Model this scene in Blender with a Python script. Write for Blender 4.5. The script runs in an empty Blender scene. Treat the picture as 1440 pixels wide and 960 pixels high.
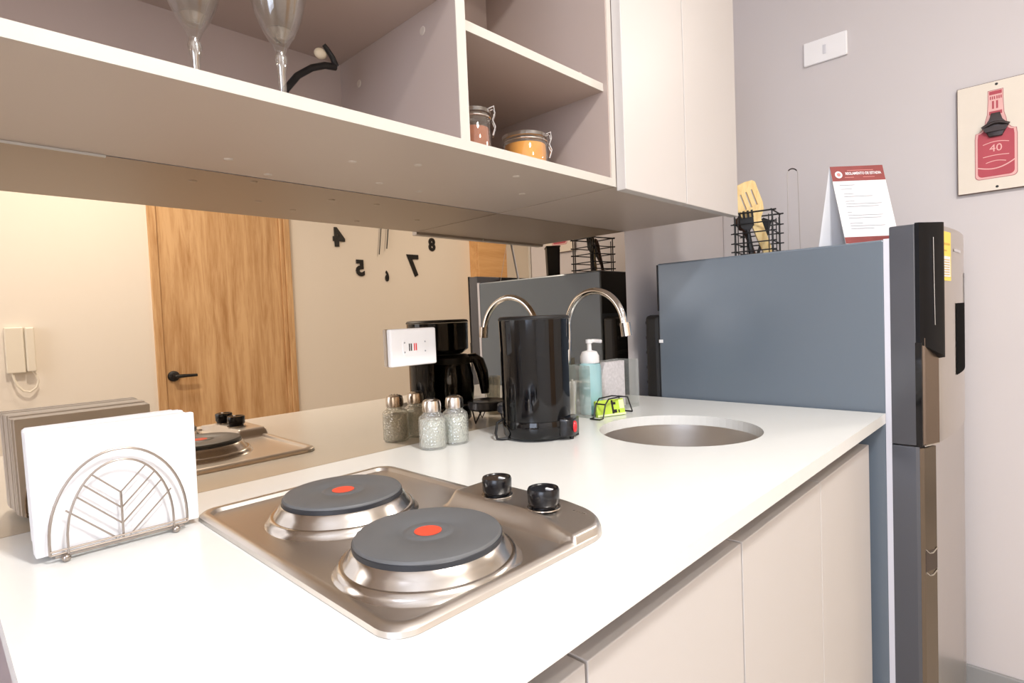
import bpy, bmesh, math, random
from mathutils import Vector, Matrix
random.seed(7)
PI = math.pi
scene = bpy.context.scene
COL = scene.collection
FLOOR = 0.86          # worktop height above the floor; everything is laid out with the worktop at z = 0 and raised at the end

# ------------------------------------------------------------------ materials
def lin(c):
    out = []
    for v in c:
        v /= 255.0
        out.append(v/12.92 if v <= 0.04045 else ((v+0.055)/1.055)**2.4)
    return (*out, 1.0)

def new_mat(name):
    m = bpy.data.materials.new(name); m.use_nodes = True
    nt = m.node_tree
    return m, nt, nt.nodes['Principled BSDF']

def mat(name, rgb, rough=0.5, metal=0.0, var=0.04, scale=12.0, bump=0.0, coat=0.0, spec=0.5, stretch=(1,1,1), rvar=0.0):
    m, nt, b = new_mat(name)
    tc = nt.nodes.new('ShaderNodeTexCoord')
    mp = nt.nodes.new('ShaderNodeMapping'); mp.inputs['Scale'].default_value = stretch
    nz = nt.nodes.new('ShaderNodeTexNoise'); nz.inputs['Scale'].default_value = scale; nz.inputs['Detail'].default_value = 5
    nt.links.new(tc.outputs['Object'], mp.inputs['Vector']); nt.links.new(mp.outputs['Vector'], nz.inputs['Vector'])
    cr = nt.nodes.new('ShaderNodeMix'); cr.data_type = 'RGBA'
    c = lin(rgb)
    cr.inputs['A'].default_value = tuple(max(0, v*(1-var)) for v in c[:3]) + (1,)
    cr.inputs['B'].default_value = tuple(min(1, v*(1+var)) for v in c[:3]) + (1,)
    nt.links.new(nz.outputs['Fac'], cr.inputs['Factor'])
    nt.links.new(cr.outputs['Result'], b.inputs['Base Color'])
    b.inputs['Roughness'].default_value = rough
    b.inputs['Metallic'].default_value = metal
    b.inputs['Specular IOR Level'].default_value = spec
    b.inputs['Coat Weight'].default_value = coat
    b.inputs['Coat Roughness'].default_value = 0.05
    if rvar:
        mr = nt.nodes.new('ShaderNodeMapRange')
        mr.inputs['To Min'].default_value = rough-rvar; mr.inputs['To Max'].default_value = rough+rvar
        nt.links.new(nz.outputs['Fac'], mr.inputs['Value']); nt.links.new(mr.outputs['Result'], b.inputs['Roughness'])
    if bump:
        bp = nt.nodes.new('ShaderNodeBump'); bp.inputs['Strength'].default_value = bump; bp.inputs['Distance'].default_value = 0.002
        nt.links.new(nz.outputs['Fac'], bp.inputs['Height']); nt.links.new(bp.outputs['Normal'], b.inputs['Normal'])
    return m

def wood_mat(name, light, dark, stretch, rough=0.45, scale=3.0):
    m, nt, b = new_mat(name)
    tc = nt.nodes.new('ShaderNodeTexCoord')
    mp = nt.nodes.new('ShaderNodeMapping'); mp.inputs['Scale'].default_value = stretch
    nz = nt.nodes.new('ShaderNodeTexNoise'); nz.inputs['Scale'].default_value = scale
    nz.inputs['Detail'].default_value = 8; nz.inputs['Roughness'].default_value = 0.62; nz.inputs['Distortion'].default_value = 0.6
    n2 = nt.nodes.new('ShaderNodeTexNoise'); n2.inputs['Scale'].default_value = scale*7; n2.inputs['Detail'].default_value = 3
    nt.links.new(tc.outputs['Object'], mp.inputs['Vector'])
    nt.links.new(mp.outputs['Vector'], nz.inputs['Vector']); nt.links.new(mp.outputs['Vector'], n2.inputs['Vector'])
    ad = nt.nodes.new('ShaderNodeMath'); ad.operation = 'MULTIPLY_ADD'; ad.inputs[1].default_value = 0.3
    nt.links.new(n2.outputs['Fac'], ad.inputs[0]); nt.links.new(nz.outputs['Fac'], ad.inputs[2])
    r = nt.nodes.new('ShaderNodeValToRGB')
    r.color_ramp.elements[0].position = 0.46; r.color_ramp.elements[0].color = lin(dark)
    r.color_ramp.elements[1].position = 0.78; r.color_ramp.elements[1].color = lin(light)
    nt.links.new(ad.outputs[0], r.inputs['Fac']); nt.links.new(r.outputs['Color'], b.inputs['Base Color'])
    b.inputs['Roughness'].default_value = rough
    return m

def glass_mat(name, rgb, opac=0.06, edge=0.5, rough=0.02, bump=0.0, bscale=200, milk=0.05):
    # thin clear glass: transparent body whose reflection rises towards grazing angles
    m = bpy.data.materials.new(name); m.use_nodes = True; nt = m.node_tree; nt.nodes.clear()
    out = nt.nodes.new('ShaderNodeOutputMaterial')
    tr = nt.nodes.new('ShaderNodeBsdfTransparent'); tr.inputs['Color'].default_value = lin(rgb)
    gl = nt.nodes.new('ShaderNodeBsdfGlossy'); gl.inputs['Roughness'].default_value = rough; gl.inputs['Color'].default_value = (1,1,1,1)
    df = nt.nodes.new('ShaderNodeBsdfDiffuse'); df.inputs['Color'].default_value = lin(rgb)
    lw = nt.nodes.new('ShaderNodeLayerWeight'); lw.inputs['Blend'].default_value = 0.35
    mr = nt.nodes.new('ShaderNodeMapRange'); mr.inputs['To Min'].default_value = opac; mr.inputs['To Max'].default_value = edge
    nt.links.new(lw.outputs['Facing'], mr.inputs['Value'])
    m1 = nt.nodes.new('ShaderNodeMixShader'); m1.inputs[0].default_value = milk
    nt.links.new(gl.outputs[0], m1.inputs[1]); nt.links.new(df.outputs[0], m1.inputs[2])
    m2 = nt.nodes.new('ShaderNodeMixShader')
    nt.links.new(mr.outputs['Result'], m2.inputs[0]); nt.links.new(tr.outputs[0], m2.inputs[1]); nt.links.new(m1.outputs[0], m2.inputs[2])
    nt.links.new(m2.outputs[0], out.inputs['Surface'])
    if bump:
        tc = nt.nodes.new('ShaderNodeTexCoord'); nz = nt.nodes.new('ShaderNodeTexVoronoi'); nz.inputs['Scale'].default_value = bscale
        nt.links.new(tc.outputs['Object'], nz.inputs['Vector'])
        bp = nt.nodes.new('ShaderNodeBump'); bp.inputs['Strength'].default_value = bump; bp.inputs['Distance'].default_value = 0.003
        nt.links.new(nz.outputs['Distance'], bp.inputs['Height'])
        nt.links.new(bp.outputs['Normal'], gl.inputs['Normal']); nt.links.new(bp.outputs['Normal'], df.inputs['Normal']); nt.links.new(bp.outputs['Normal'], lw.inputs['Normal'])
    return m

M = {}
M['wall'] = mat('wall_paint', (207,201,201), 0.8, var=0.015, scale=3, bump=0.05)
M['wall_op'] = mat('wall_paint_opposite', (240,234,226), 0.8, var=0.015, scale=3, bump=0.05)
M['ceiling'] = mat('ceiling_paint', (236,232,226), 0.9, var=0.01)
M['floor'] = mat('floor_tile', (178,170,160), 0.35, var=0.05, scale=5)
M['base_tile'] = mat('skirting_tile', (150,150,150), 0.4, var=0.05)
M['quartz'] = mat('white_quartz', (226,226,223), 0.22, var=0.012, scale=60)
M['cab'] = mat('beige_laminate', (198,192,188), 0.42, var=0.012, scale=4)
M['cab_in'] = mat('taupe_laminate', (174,158,150), 0.5, var=0.02, scale=4)
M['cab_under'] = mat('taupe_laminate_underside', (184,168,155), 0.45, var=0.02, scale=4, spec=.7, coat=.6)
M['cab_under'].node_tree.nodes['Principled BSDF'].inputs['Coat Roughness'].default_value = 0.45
M['cab_edge'] = mat('cream_edge_band', (192,187,179), 0.45, var=0.01)
M['recess'] = mat('brown_gola_channel_shaded', (96,78,68), 0.5, var=0.03)  # brown channel, colour darkened further for the shade under the worktop overhang
M['cap'] = mat('screw_cap_plastic', (196,184,172), 0.4)
M['steel'] = mat('brushed_steel', (216,210,204), 0.34, 1.0, var=0.02, scale=30, rvar=0.02)
M['steel_b'] = mat('bright_steel', (214,208,202), 0.2, 1.0, var=0.03, scale=20)
M['chrome'] = mat('chrome', (232,230,228), 0.06, 1.0, var=0.01)
M['wire'] = mat('satin_wire', (170,160,152), 0.3, 1.0, var=0.02)
M['iron'] = mat('cast_iron_plate', (92,93,95), 0.48, 0.0, var=0.08, scale=30, rvar=0.06)
M['iron_d'] = mat('cast_iron_edge', (38,40,46), 0.4, 0.0, var=0.05)
M['red_dot'] = mat('red_paint', (228,74,48), 0.45, var=0.05)
M['knob'] = mat('glossy_black_plastic', (16,16,20), 0.24, var=0.02)
M['black'] = mat('black_gloss', (6,7,11), 0.07, var=0.02, spec=0.45)
M['blackm'] = mat('black_matte', (20,19,20), 0.5, var=0.05)
M['red_sw'] = mat('red_switch', (226,40,48), 0.3)
M['napkin'] = mat('white_paper', (236,236,239), 0.9, var=0.01)
M['fridge'] = mat('slate_metallic_paint', (105,115,126), 0.26, 0.1, var=0.02, scale=2, rvar=0.03)
M['fridge_d'] = mat('door_side_grey', (88,90,97), 0.2, 0.4, var=0.05, scale=3)
M['fridge_f'] = mat('door_steel', (206,198,190), 0.3, 1.0, var=0.03, scale=8)
M['gasket'] = mat('pale_gasket', (206,206,216), 0.4, var=0.01)
M['yellow'] = mat('yellow_label', (240,212,90), 0.5)
M['white'] = mat('white_plastic', (244,243,244), 0.35, var=0.005)
M['ivory'] = mat('ivory_plastic', (236,230,218), 0.35, var=0.005)
M['paper'] = mat('paper_card', (222,222,225), 0.7, var=0.005)
M['maroon'] = mat('maroon_print', (134,62,60), 0.55, var=0.35, scale=25)
M['maroon_l'] = mat('rose_print', (196,128,124), 0.6, var=0.05)
M['greyink'] = mat('grey_ink', (160,162,168), 0.8)
M['sign'] = mat('cream_sign_board', (226,216,202), 0.7, var=0.05, scale=18)
M['bottle_r'] = mat('red_bottle_paint', (178,72,84), 0.65, var=0.14, scale=26)
M['bottle_p'] = mat('pink_bottle_paint', (226,176,172), 0.65, var=0.08, scale=30)
M['opener'] = mat('dark_cast_iron', (64,56,56), 0.4, 0.6, var=0.1)
M['door'] = wood_mat('oak_door', (226,188,142), (182,138,92), (7,7,0.55))
M['door_h'] = wood_mat('oak_cupboard', (232,186,130), (210,160,104), (0.6,6,6))
M['bamboo'] = wood_mat('bamboo', (250,222,162), (236,196,128), (30,30,3))
M['darkwood'] = wood_mat('dark_wood', (92,62,44), (54,34,26), (30,30,4))
M['soap'] = mat('teal_soap', (164,206,212), 0.2, var=0.1, coat=0.5)
M['sponge'] = mat('speckled_sponge', (196,192,194), 0.9, var=0.28, scale=160)
M['green'] = mat('lime_packet', (186,214,72), 0.45, var=0.12, scale=30)
M['spice_b'] = mat('brown_spice', (172,112,86), 0.9, var=0.25, scale=90)
M['spice_o'] = mat('orange_spice', (232,164,76), 0.9, var=0.2, scale=60)
M['glass'] = glass_mat('clear_glass', (246,246,244), 0.05, 0.62)
M['glass_in'] = glass_mat('clear_glass_base', (235,232,226), 0.22, 0.7)
M['glass_tex'] = glass_mat('pressed_glass', (234,236,232), 0.30, 0.7, 0.12, bump=0.8, bscale=260, milk=0.35)
M['acrylic'] = glass_mat('clear_acrylic', (238,240,238), 0.16, 0.45, milk=0.6)
M['dglass'] = glass_mat('smoked_carafe_glass', (60,56,56), 0.3, 0.8)
M['cloth_w'] = mat('warm_white', (244,232,206), 0.5)
# bronze-tinted mirror
m, nt, b = new_mat('tinted_mirror')
nz = nt.nodes.new('ShaderNodeTexNoise'); nz.inputs['Scale'].default_value = 1.5
mx = nt.nodes.new('ShaderNodeMix'); mx.data_type = 'RGBA'
mx.inputs['A'].default_value = (0.590,0.502,0.402,1); mx.inputs['B'].default_value = (0.600,0.512,0.412,1)
nt.links.new(nz.outputs['Fac'], mx.inputs['Factor']); nt.links.new(mx.outputs['Result'], b.inputs['Base Color'])
b.inputs['Metallic'].default_value = 1; b.inputs['Roughness'].default_value = 0.0
M['mirror'] = m
# emissive diffuser
def emis(name, rgb, s):
    m, nt, b = new_mat(name)
    b.inputs['Base Color'].default_value = lin(rgb); b.inputs['Emission Color'].default_value = lin(rgb); b.inputs['Emission Strength'].default_value = s
    return m
M['diffuser'] = emis('lamp_diffuser', (255,246,230), 6)
M['daylight'] = emis('window_daylight', (214,228,255), 3.2)

# ------------------------------------------------------------------ mesh helpers
def B(): return bmesh.new()

def add_box(bm, a, b, bev=0.0, seg=2, mtx=None):
    x0,y0,z0 = a; x1,y1,z1 = b
    vs = [bm.verts.new(p) for p in ((x0,y0,z0),(x1,y0,z0),(x1,y1,z0),(x0,y1,z0),(x0,y0,z1),(x1,y0,z1),(x1,y1,z1),(x0,y1,z1))]
    fs = [bm.faces.new([vs[i] for i in f]) for f in ((0,3,2,1),(4,5,6,7),(0,1,5,4),(1,2,6,5),(2,3,7,6),(3,0,4,7))]
    if bev > 0:
        es = set(e for f in fs for e in f.edges)
        r = bmesh.ops.bevel(bm, geom=list(es), offset=bev, segments=seg, profile=0.5, affect='EDGES')
        vs = list({v for f in r['faces'] for v in f.verts} | {v for v in vs if v.is_valid})
    if mtx: bmesh.ops.transform(bm, matrix=mtx, verts=[v for v in vs if v.is_valid])
    return vs

def add_lathe(bm, prof, c=(0,0,0), seg=32, mtx=None, sx=1.0, sy=1.0):
    rings = []
    allv = []
    for r, z in prof:
        if r < 1e-6:
            v = bm.verts.new((c[0], c[1], c[2]+z)); rings.append([v]); allv.append(v)
        else:
            ring = [bm.verts.new((c[0]+r*sx*math.cos(2*PI*i/seg), c[1]+r*sy*math.sin(2*PI*i/seg), c[2]+z)) for i in range(seg)]
            rings.append(ring); allv += ring
    for A, C in zip(rings[:-1], rings[1:]):
        if len(A) == 1 and len(C) == 1: continue
        for i in range(seg):
            j = (i+1) % seg
            if len(A) == 1: bm.faces.new((A[0], C[i], C[j]))
            elif len(C) == 1: bm.faces.new((A[i], A[j], C[0]))
            else: bm.faces.new((A[i], A[j], C[j], C[i]))
    if mtx: bmesh.ops.transform(bm, matrix=mtx, verts=allv)
    return allv

def add_tube(bm, pts, r, seg=8, closed=False, cap=True, radii=None):
    pts = [Vector(p) for p in pts]; n = len(pts); rings = []
    up = None
    for i, p in enumerate(pts):
        if closed: t = (pts[(i+1) % n]-pts[i-1])
        else: t = pts[min(i+1,n-1)]-pts[max(i-1,0)]
        t.normalize()
        if up is None:
            up = Vector((0,0,1)) if abs(t.z) < 0.9 else Vector((1,0,0))
        a = (up - t*up.dot(t))
        if a.length < 1e-5: a = t.orthogonal()
        a.normalize(); up = a; bb = t.cross(a)
        rr = radii[i] if radii else r
        rings.append([bm.verts.new(p + a*rr*math.cos(2*PI*k/seg) + bb*rr*math.sin(2*PI*k/seg)) for k in range(seg)])
    m = n if closed else n-1
    for i in range(m):
        A = rings[i]; C = rings[(i+1) % n]
        for k in range(seg):
            l = (k+1) % seg
            bm.faces.new((A[k], A[l], C[l], C[k]))
    if cap and not closed:
        bm.faces.new(rings[0][::-1]); bm.faces.new(rings[-1])

def add_prism(bm, poly, axis, a, b, bev=0.0, mtx=None):
    # poly: 2-D outline; axis 0: (y,z) extruded along x; 1: (x,z) along y; 2: (x,y) along z
    def P(u, v, w):
        return {0:(w,u,v), 1:(u,w,v), 2:(u,v,w)}[axis]
    A = [bm.verts.new(P(u,v,a)) for u,v in poly]; C = [bm.verts.new(P(u,v,b)) for u,v in poly]
    fs = [bm.faces.new(A), bm.faces.new(C[::-1])]
    n = len(poly)
    for i in range(n):
        j = (i+1) % n
        fs.append(bm.faces.new((A[j], A[i], C[i], C[j])))
    vs = A+C
    if bev > 0:
        es = list(set(fs[0].edges) | set(fs[1].edges))
        r = bmesh.ops.bevel(bm, geom=es, offset=bev, segments=2, profile=0.5, affect='EDGES')
        vs = list({v for f in r['faces'] for v in f.verts} | {v for v in vs if v.is_valid})
    if mtx: bmesh.ops.transform(bm, matrix=mtx, verts=[v for v in vs if v.is_valid])

def rrect(x0, y0, x1, y1, r, seg=6):
    pts = []
    for cx, cy, a0 in ((x1-r,y1-r,0),(x0+r,y1-r,PI/2),(x0+r,y0+r,PI),(x1-r,y0+r,1.5*PI)):
        for i in range(seg+1):
            a = a0 + PI/2*i/seg
            pts.append((cx+r*math.cos(a), cy+r*math.sin(a)))
    return pts

def wloc(o):
    v = Vector((0,0,0))
    while o: v += o.location; o = o.parent
    return v

def obj(name, bm, m, parent=None, smooth=True, origin=None, ang=40):
    bmesh.ops.recalc_face_normals(bm, faces=bm.faces[:])
    o0 = Vector(origin) if origin else (Vector((0,0,0)) if not parent else wloc(parent))
    bmesh.ops.translate(bm, verts=bm.verts[:], vec=-o0)
    me = bpy.data.meshes.new(name); bm.to_mesh(me); bm.free()
    mats = m if isinstance(m, (list, tuple)) else [m]
    for mm in mats: me.materials.append(mm)
    o = bpy.data.objects.new(name, me); COL.objects.link(o)
    if parent: o.parent = parent
    else: o.location = o0
    if smooth:
        for p in me.polygons: p.use_smooth = True
        me.set_sharp_from_angle(angle=math.radians(ang))
    return o

def tag(o, label=None, cat=None, group=None, kind=None):
    if label: o['label'] = label
    if cat: o['category'] = cat
    if group: o['group'] = group
    if kind: o['kind'] = kind
    return o

def thing(name, label, cat, loc=(0,0,0), group=None):
    o = bpy.data.objects.new(name, None); COL.objects.link(o); o.location = loc; o.empty_display_size = 0.05
    return tag(o, label, cat, group)

def dup(root, loc, label):
    r = root.copy(); COL.objects.link(r); r.location = loc; r['label'] = label
    for ch in list(root.children):
        c = ch.copy(); COL.objects.link(c); c.parent = r
        for g in list(ch.children):
            d = g.copy(); COL.objects.link(d); d.parent = c
    return r

def text_bm(s, size, mtx, depth=0.002, bold=0.0, xs=1.0):
    cu = bpy.data.curves.new('txt', 'FONT'); cu.body = s; cu.size = size; cu.extrude = depth/2; cu.offset = bold
    cu.align_x = 'CENTER'; cu.align_y = 'CENTER'; cu.resolution_u = 3
    o = bpy.data.objects.new('txt', cu); COL.objects.link(o)
    bpy.context.view_layer.update()
    dg = bpy.context.evaluated_depsgraph_get()
    me = bpy.data.meshes.new_from_object(o.evaluated_get(dg))
    bm = bmesh.new(); bm.from_mesh(me)
    bmesh.ops.transform(bm, matrix=mtx @ Matrix.Diagonal((xs,1,1,1)), verts=bm.verts[:])
    bpy.data.objects.remove(o); bpy.data.curves.remove(cu); bpy.data.meshes.remove(me)
    return bm

def frame(o, ex, ey, ez):
    m = Matrix.Identity(4)
    for i, v in enumerate((ex, ey, ez, o)):
        for k in range(3): m[k][i] = v[k]
    return m

def struct(name, bm, m, parent=None, **kw):
    o = obj(name, bm, m, parent, **kw)
    if not parent: o['kind'] = 'structure'
    return o

# ------------------------------------------------------------------ the room
X0, X1, XW, YW, YF, ZC, ZF = -1.4, 4.2, 1.97, 0.0, -2.4, 1.5, -FLOOR
bm = B(); add_box(bm, (X0-.1, YF-.1, ZF-.1), (X1+.1, YW+.1, ZF)); struct('floor', bm, M['floor'], smooth=False)
bm = B(); add_box(bm, (X0-.1, YF-.1, ZC), (X1+.1, YW+.1, ZC+.1)); struct('ceiling', bm, M['ceiling'], smooth=False)
bm = B(); add_box(bm, (X0-.1, YW, ZF), (X1, YW+.1, ZC)); struct('wall_back', bm, M['wall'], smooth=False)
bm = B(); add_box(bm, (XW, -.915, ZF), (XW+.1, YW, ZC), 0.004); struct('wall_right', bm, M['wall'], smooth=False)
# wall opposite the worktop, with the doorway cut out
bm = B()
DX0, DX1, DTOP = 0.835, 1.465, 1.13
add_box(bm, (X0-.1, YF-.1, ZF), (DX0, YF, ZC)); add_box(bm, (DX1, YF-.1, ZF), (X1, YF, ZC)); add_box(bm, (DX0, YF-.1, DTOP), (DX1, YF, ZC))
struct('wall_opposite', bm, M['wall_op'], smooth=False)
bm = B(); add_box(bm, (X1, YF-.1, ZF), (X1+.1, YW+.1, ZC)); struct('wall_far', bm, M['wall_op'], smooth=False)
# left wall with window opening
bm = B()
wy0, wy1, wz0, wz1 = -1.95, -0.75, 0.05, 1.25
add_box(bm, (X0-.1, YF, ZF), (X0, wy0, ZC)); add_box(bm, (X0-.1, wy1, ZF), (X0, YW, ZC))
add_box(bm, (X0-.1, wy0, ZF), (X0, wy1, wz0)); add_box(bm, (X0-.1, wy0, wz1), (X0, wy1, ZC))
struct('wall_left', bm, M['wall_op'], smooth=False)
bm = B()
for y in (wy0, wy1-.03, (wy0+wy1)/2-.015): add_box(bm, (X0-.07, y, wz0), (X0-.02, y+.03, wz1))
for z in (wz0, wz1-.03): add_box(bm, (X0-.07, wy0, z), (X0-.02, wy1, z+.03))
win = struct('window_1', bm, M['white'], smooth=False)
bm = B(); add_box(bm, (X0-.06, wy0, wz0), (X0-.055, wy1, wz1)); obj('pane', bm, M['daylight'], win, smooth=False)
for nm, a, b_ in (('baseboard_right', (XW-.012, -.915, ZF), (XW, 0, ZF+.07)), ('baseboard_opposite', (DX1+.06, YF, ZF), (X1, YF+.012, ZF+.07)),
                  ('baseboard_far', (X1-.012, YF+.012, ZF), (X1, YW, ZF+.07)), ('baseboard_left', (X0, YF, ZF), (X0+.012, YW, ZF+.07))):
    bm = B(); add_box(bm, a, b_, 0.002); struct(nm, bm, M['base_tile'], smooth=False)
# pale corner bead at the end of the right wall
bm = B(); add_box(bm, (XW-.003, -.93, ZF), (XW+.103, -.915, ZC), 0.003); struct('trim_1', bm, M['cab_edge'], smooth=False)

# door
d = bpy.data.objects.new('door_1', None); COL.objects.link(d); d.location = (DX0, YF, ZF); d['kind'] = 'structure'
bm = B(); add_box(bm, (DX0+.004, YF-.035, ZF+.006), (DX1-.004, YF-.004, DTOP-.004), 0.002); obj('door_leaf', bm, M['door'], d, smooth=False)
bm = B()
add_box(bm, (DX0-.035, YF-.02, ZF), (DX0+.003, YF+.014, DTOP+.04), 0.003)
add_box(bm, (DX1-.004, YF-.02, ZF), (DX1+.018, YF+.008, DTOP+.04), 0.003)
add_box(bm, (DX1+.018, YF-.02, ZF), (DX1+.052, YF+.018, DTOP+.04), 0.003)
add_box(bm, (DX0-.035, YF-.02, DTOP), (DX1+.052, YF+.013, DTOP+.045), 0.003)
obj('door_frame', bm, M['door'], d, smooth=False)
bm = B()
add_lathe(bm, [(0,0),(.027,0),(.027,.008),(.022,.013),(.011,.015),(.010,.045),(0,.045)], seg=24, mtx=Matrix.Translation((.875,YF-.004,.0)) @ Matrix.Rotation(-PI/2, 4, 'X'))
add_tube(bm, [(.875,YF+.036,0),(.885,YF+.041,0),(.92,YF+.042,0),(.972,YF+.042,-.001)], .0085, 10, radii=[.010,.010,.0085,.007])
obj('door_handle', bm, M['blackm'], d)

# ------------------------------------------------------------------ mirror backsplash
bm = B(); add_box(bm, (-.9, -.004, -.0), (1.3335, -.0005, .4425))
mir = obj('mirror_panel', bm, M['mirror'], smooth=False, origin=(0.2,0,0)); tag(mir, 'long bronze-tinted mirror backsplash above the white worktop', 'mirror')
bm = B(); add_box(bm, (-.9, -.0065, .4402), (.17, -.004, .4428)); tr = obj('edge_strip', bm, M['cab_edge'], mir, smooth=False)

# ------------------------------------------------------------------ worktop (with round sink cut-out)
SX, SY, SR = 0.982, -0.333, 0.148
def worktop():
    bm = B(); x0, y0, x1, y1, zt, zb = .030, -.6, 1.3335, -.0045, 0.0, -.02
    n = 64
    def outer(a):
        dx, dy = math.cos(a), math.sin(a); t = 1e9
        if dx > 1e-9: t = min(t, (x1-SX)/dx)
        if dx < -1e-9: t = min(t, (x0-SX)/dx)
        if dy > 1e-9: t = min(t, (y1-SY)/dy)
        if dy < -1e-9: t = min(t, (y0-SY)/dy)
        return (SX+dx*t, SY+dy*t)
    angs = sorted([2*PI*i/n for i in range(n)] + [math.atan2(cy-SY, cx-SX) % (2*PI) for cx in (x0,x1) for cy in (y0,y1)])
    rings = []
    for z in (zt, zb):
        rings.append(([bm.verts.new((*outer(a), z)) for a in angs], [bm.verts.new((SX+SR*math.cos(a), SY+SR*math.sin(a), z)) for a in angs]))
    k = len(angs)
    for i in range(k):
        j = (i+1) % k
        bm.faces.new((rings[0][0][i], rings[0][0][j], rings[0][1][j], rings[0][1][i]))
        bm.faces.new((rings[1][0][i], rings[1][1][i], rings[1][1][j], rings[1][0][j]))
        bm.faces.new((rings[0][0][i], rings[1][0][i], rings[1][0][j], rings[0][0][j]))
        bm.faces.new((rings[0][1][i], rings[0][1][j], rings[1][1][j], rings[1][1][i]))
    return bm
wt = obj('worktop', worktop(), M['quartz'], smooth=False, origin=(.68,-.3,-.02))
tag(wt, 'long white quartz worktop with a round sink cut-out', 'countertop')

s = thing('kitchen_sink', 'round stainless steel sink set under the white worktop beside the fridge', 'sink', (SX,SY,-.17))
bm = B(); add_lathe(bm, [(.175,-.0202),(.153,-.0202),(.152,-.035),(.150,-.12),(.142,-.15),(.12,-.165),(.035,-.170),(.034,-.171),(.034,-.1725),(.12,-.168),(.145,-.152),(.153,-.12),(.155,-.035),(.175,-.0225),(.175,-.0202)], (SX,SY,0), 64)
obj('bowl', bm, M['steel'], s)
bm = B(); add_lathe(bm, [(0,-.172),(.033,-.172),(.033,-.166),(.028,-.168),(0,-.170)], (SX,SY,0), 32); obj('drain', bm, M['chrome'], s)

# faucet
f = thing('faucet', 'slim chrome gooseneck faucet arching over the round sink', 'faucet', (1.012,-.042,0))
bm = B(); add_lathe(bm, [(0,0),(.0175,0),(.0175,.004),(.0145,.012),(.0125,.03),(.009,.04),(0,.04)], (1.012,-.042,0), 28); obj('base', bm, M['chrome'], f)
bm = B()
pts = [(1.012,-.042,.03),(1.014,-.046,.1),(1.016,-.05,.17)]
for i in range(0, 25):
    a = PI*i/24*1.0
    pts.append((1.02-.02*(i/24)-.004, -.131+.081*math.cos(a), .19+.083*math.sin(a)))
pts.append((.996,-.216,.183))
add_tube(bm, pts, .0072, 12); obj('spout', bm, M['chrome'], f)
bm = B(); add_tube(bm, [(.996,-.2135,.203),(.996,-.217,.176)], .011, 16); obj('aerator', bm, M['steel_b'], f)
bm = B(); add_tube(bm, [(1.012,-.042,.024),(.992,-.040,.027),(.978,-.039,.032)], .0045, 10); obj('lever', bm, M['chrome'], f)

# ------------------------------------------------------------------ base cabinets
def base_unit(name, x0, x1, label, doors):
    r = thing(name, label, 'cabinet', ((x0+x1)/2, -.3, ZF), 'base cabinets under the white worktop')
    bm = B()
    add_box(bm, (x0,-.552,ZF+.08), (x0+.016,-.02,-.0205)); add_box(bm, (x1-.016,-.552,ZF+.08), (x1,-.02,-.0205))
    add_box(bm, (x0+.016,-.552,ZF+.08), (x1-.016,-.02,ZF+.096)); add_box(bm, (x0+.016,-.036,ZF+.096), (x1-.016,-.02,-.2))
    obj('carcass', bm, M['cab_in'], r, smooth=False)
    bm = B(); add_box(bm, (x0+.016,-.552,-.085), (x1-.016,-.538,-.0205)); obj('finger_recess', bm, M['recess'], r, smooth=False)
    bm = B(); add_box(bm, (x0,-.5,ZF), (x1,-.485,ZF+.08)); obj('plinth', bm, M['recess'], r, smooth=False)
    for a, b_ in doors:
        bm = B(); add_box(bm, (a+.0018,-.575,ZF+.085), (b_-.0018,-.553,-.062), 0.001); obj('door', bm, M['cab'], r, smooth=False)
    return r
base_unit('base_cabinet', .046, .361, 'beige handleless base cabinet below the cooktop at the left end of the worktop', ((.046,.361),))
base_unit('base_cabinet', .361, .675, 'beige handleless single-door base cabinet right of the cooktop', ((.361,.675),))
base_unit('base_cabinet', .675, 1.311, 'wide two-door beige base cabinet below the round sink beside the fridge', ((.675,.9895),(.9885,1.311)))
bm = B(); add_box(bm, (.0325,-.575,ZF), (.0455,-.02,-.0205), .001)
o = obj('end_panel', bm, mat('mauve_side_laminate', (150,134,138), .5), smooth=False, origin=(.045,-.3,ZF)); tag(o, 'mauve-grey end panel closing the left end of the base cabinets', 'panel')

# ------------------------------------------------------------------ upper cabinet
UB, UT, UD = .4432, .457, -.2944
uc = thing('open_wall_cabinet', 'beige open-shelf wall cabinet holding wine glasses and spice jars', 'cabinet', (.3,-.15,UB))
UX0, UX1, ZT = -.75, .853, .95
def panel(nm, a, b_, m='cab_in', bev=0.0, par=None):
    bm = B(); add_box(bm, a, b_, bev); return obj(nm, bm, M[m], par or uc, smooth=False)
panel('bottom_panel', (UX0,UD+.0012,UB), (UX1,-.005,UT-.0003), 'cab_under')
panel('back_panel', (UX0,-.005,UT), (UX1,-.001,ZT))
panel('divider', (.5,UD+.0012,UT), (.516,-.0052,ZT))
panel('side_panel', (.842,UD+.0012,UT), (.8555,-.0052,ZT))
panel('top_panel', (UX0,UD+.0012,ZT), (UX1,-.001,ZT+.016))
panel('shelf', (UX0,UD+.0012,.647), (.4998,-.0052,.662))
sh = panel('shelf', (.5162,-.283,.607), (.8418,-.0052,.6205))
panel('edge_band', (.5162,-.2845,.607), (.8418,-.283,.6205), 'cab_edge', par=sh)
panel('edge_band', (UX0,UD,UB), (.857,UD+.0012,UT), 'cab_edge')
panel('edge_band', (.5,UD,UT), (.516,UD+.0012,ZT), 'cab_edge')
panel('edge_band', (.845,UD,UT), (.857,UD+.0012,ZT), 'cab_edge')
panel('edge_band', (UX0,UD,.647), (.4998,UD+.0012,.662), 'cab_edge')
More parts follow.
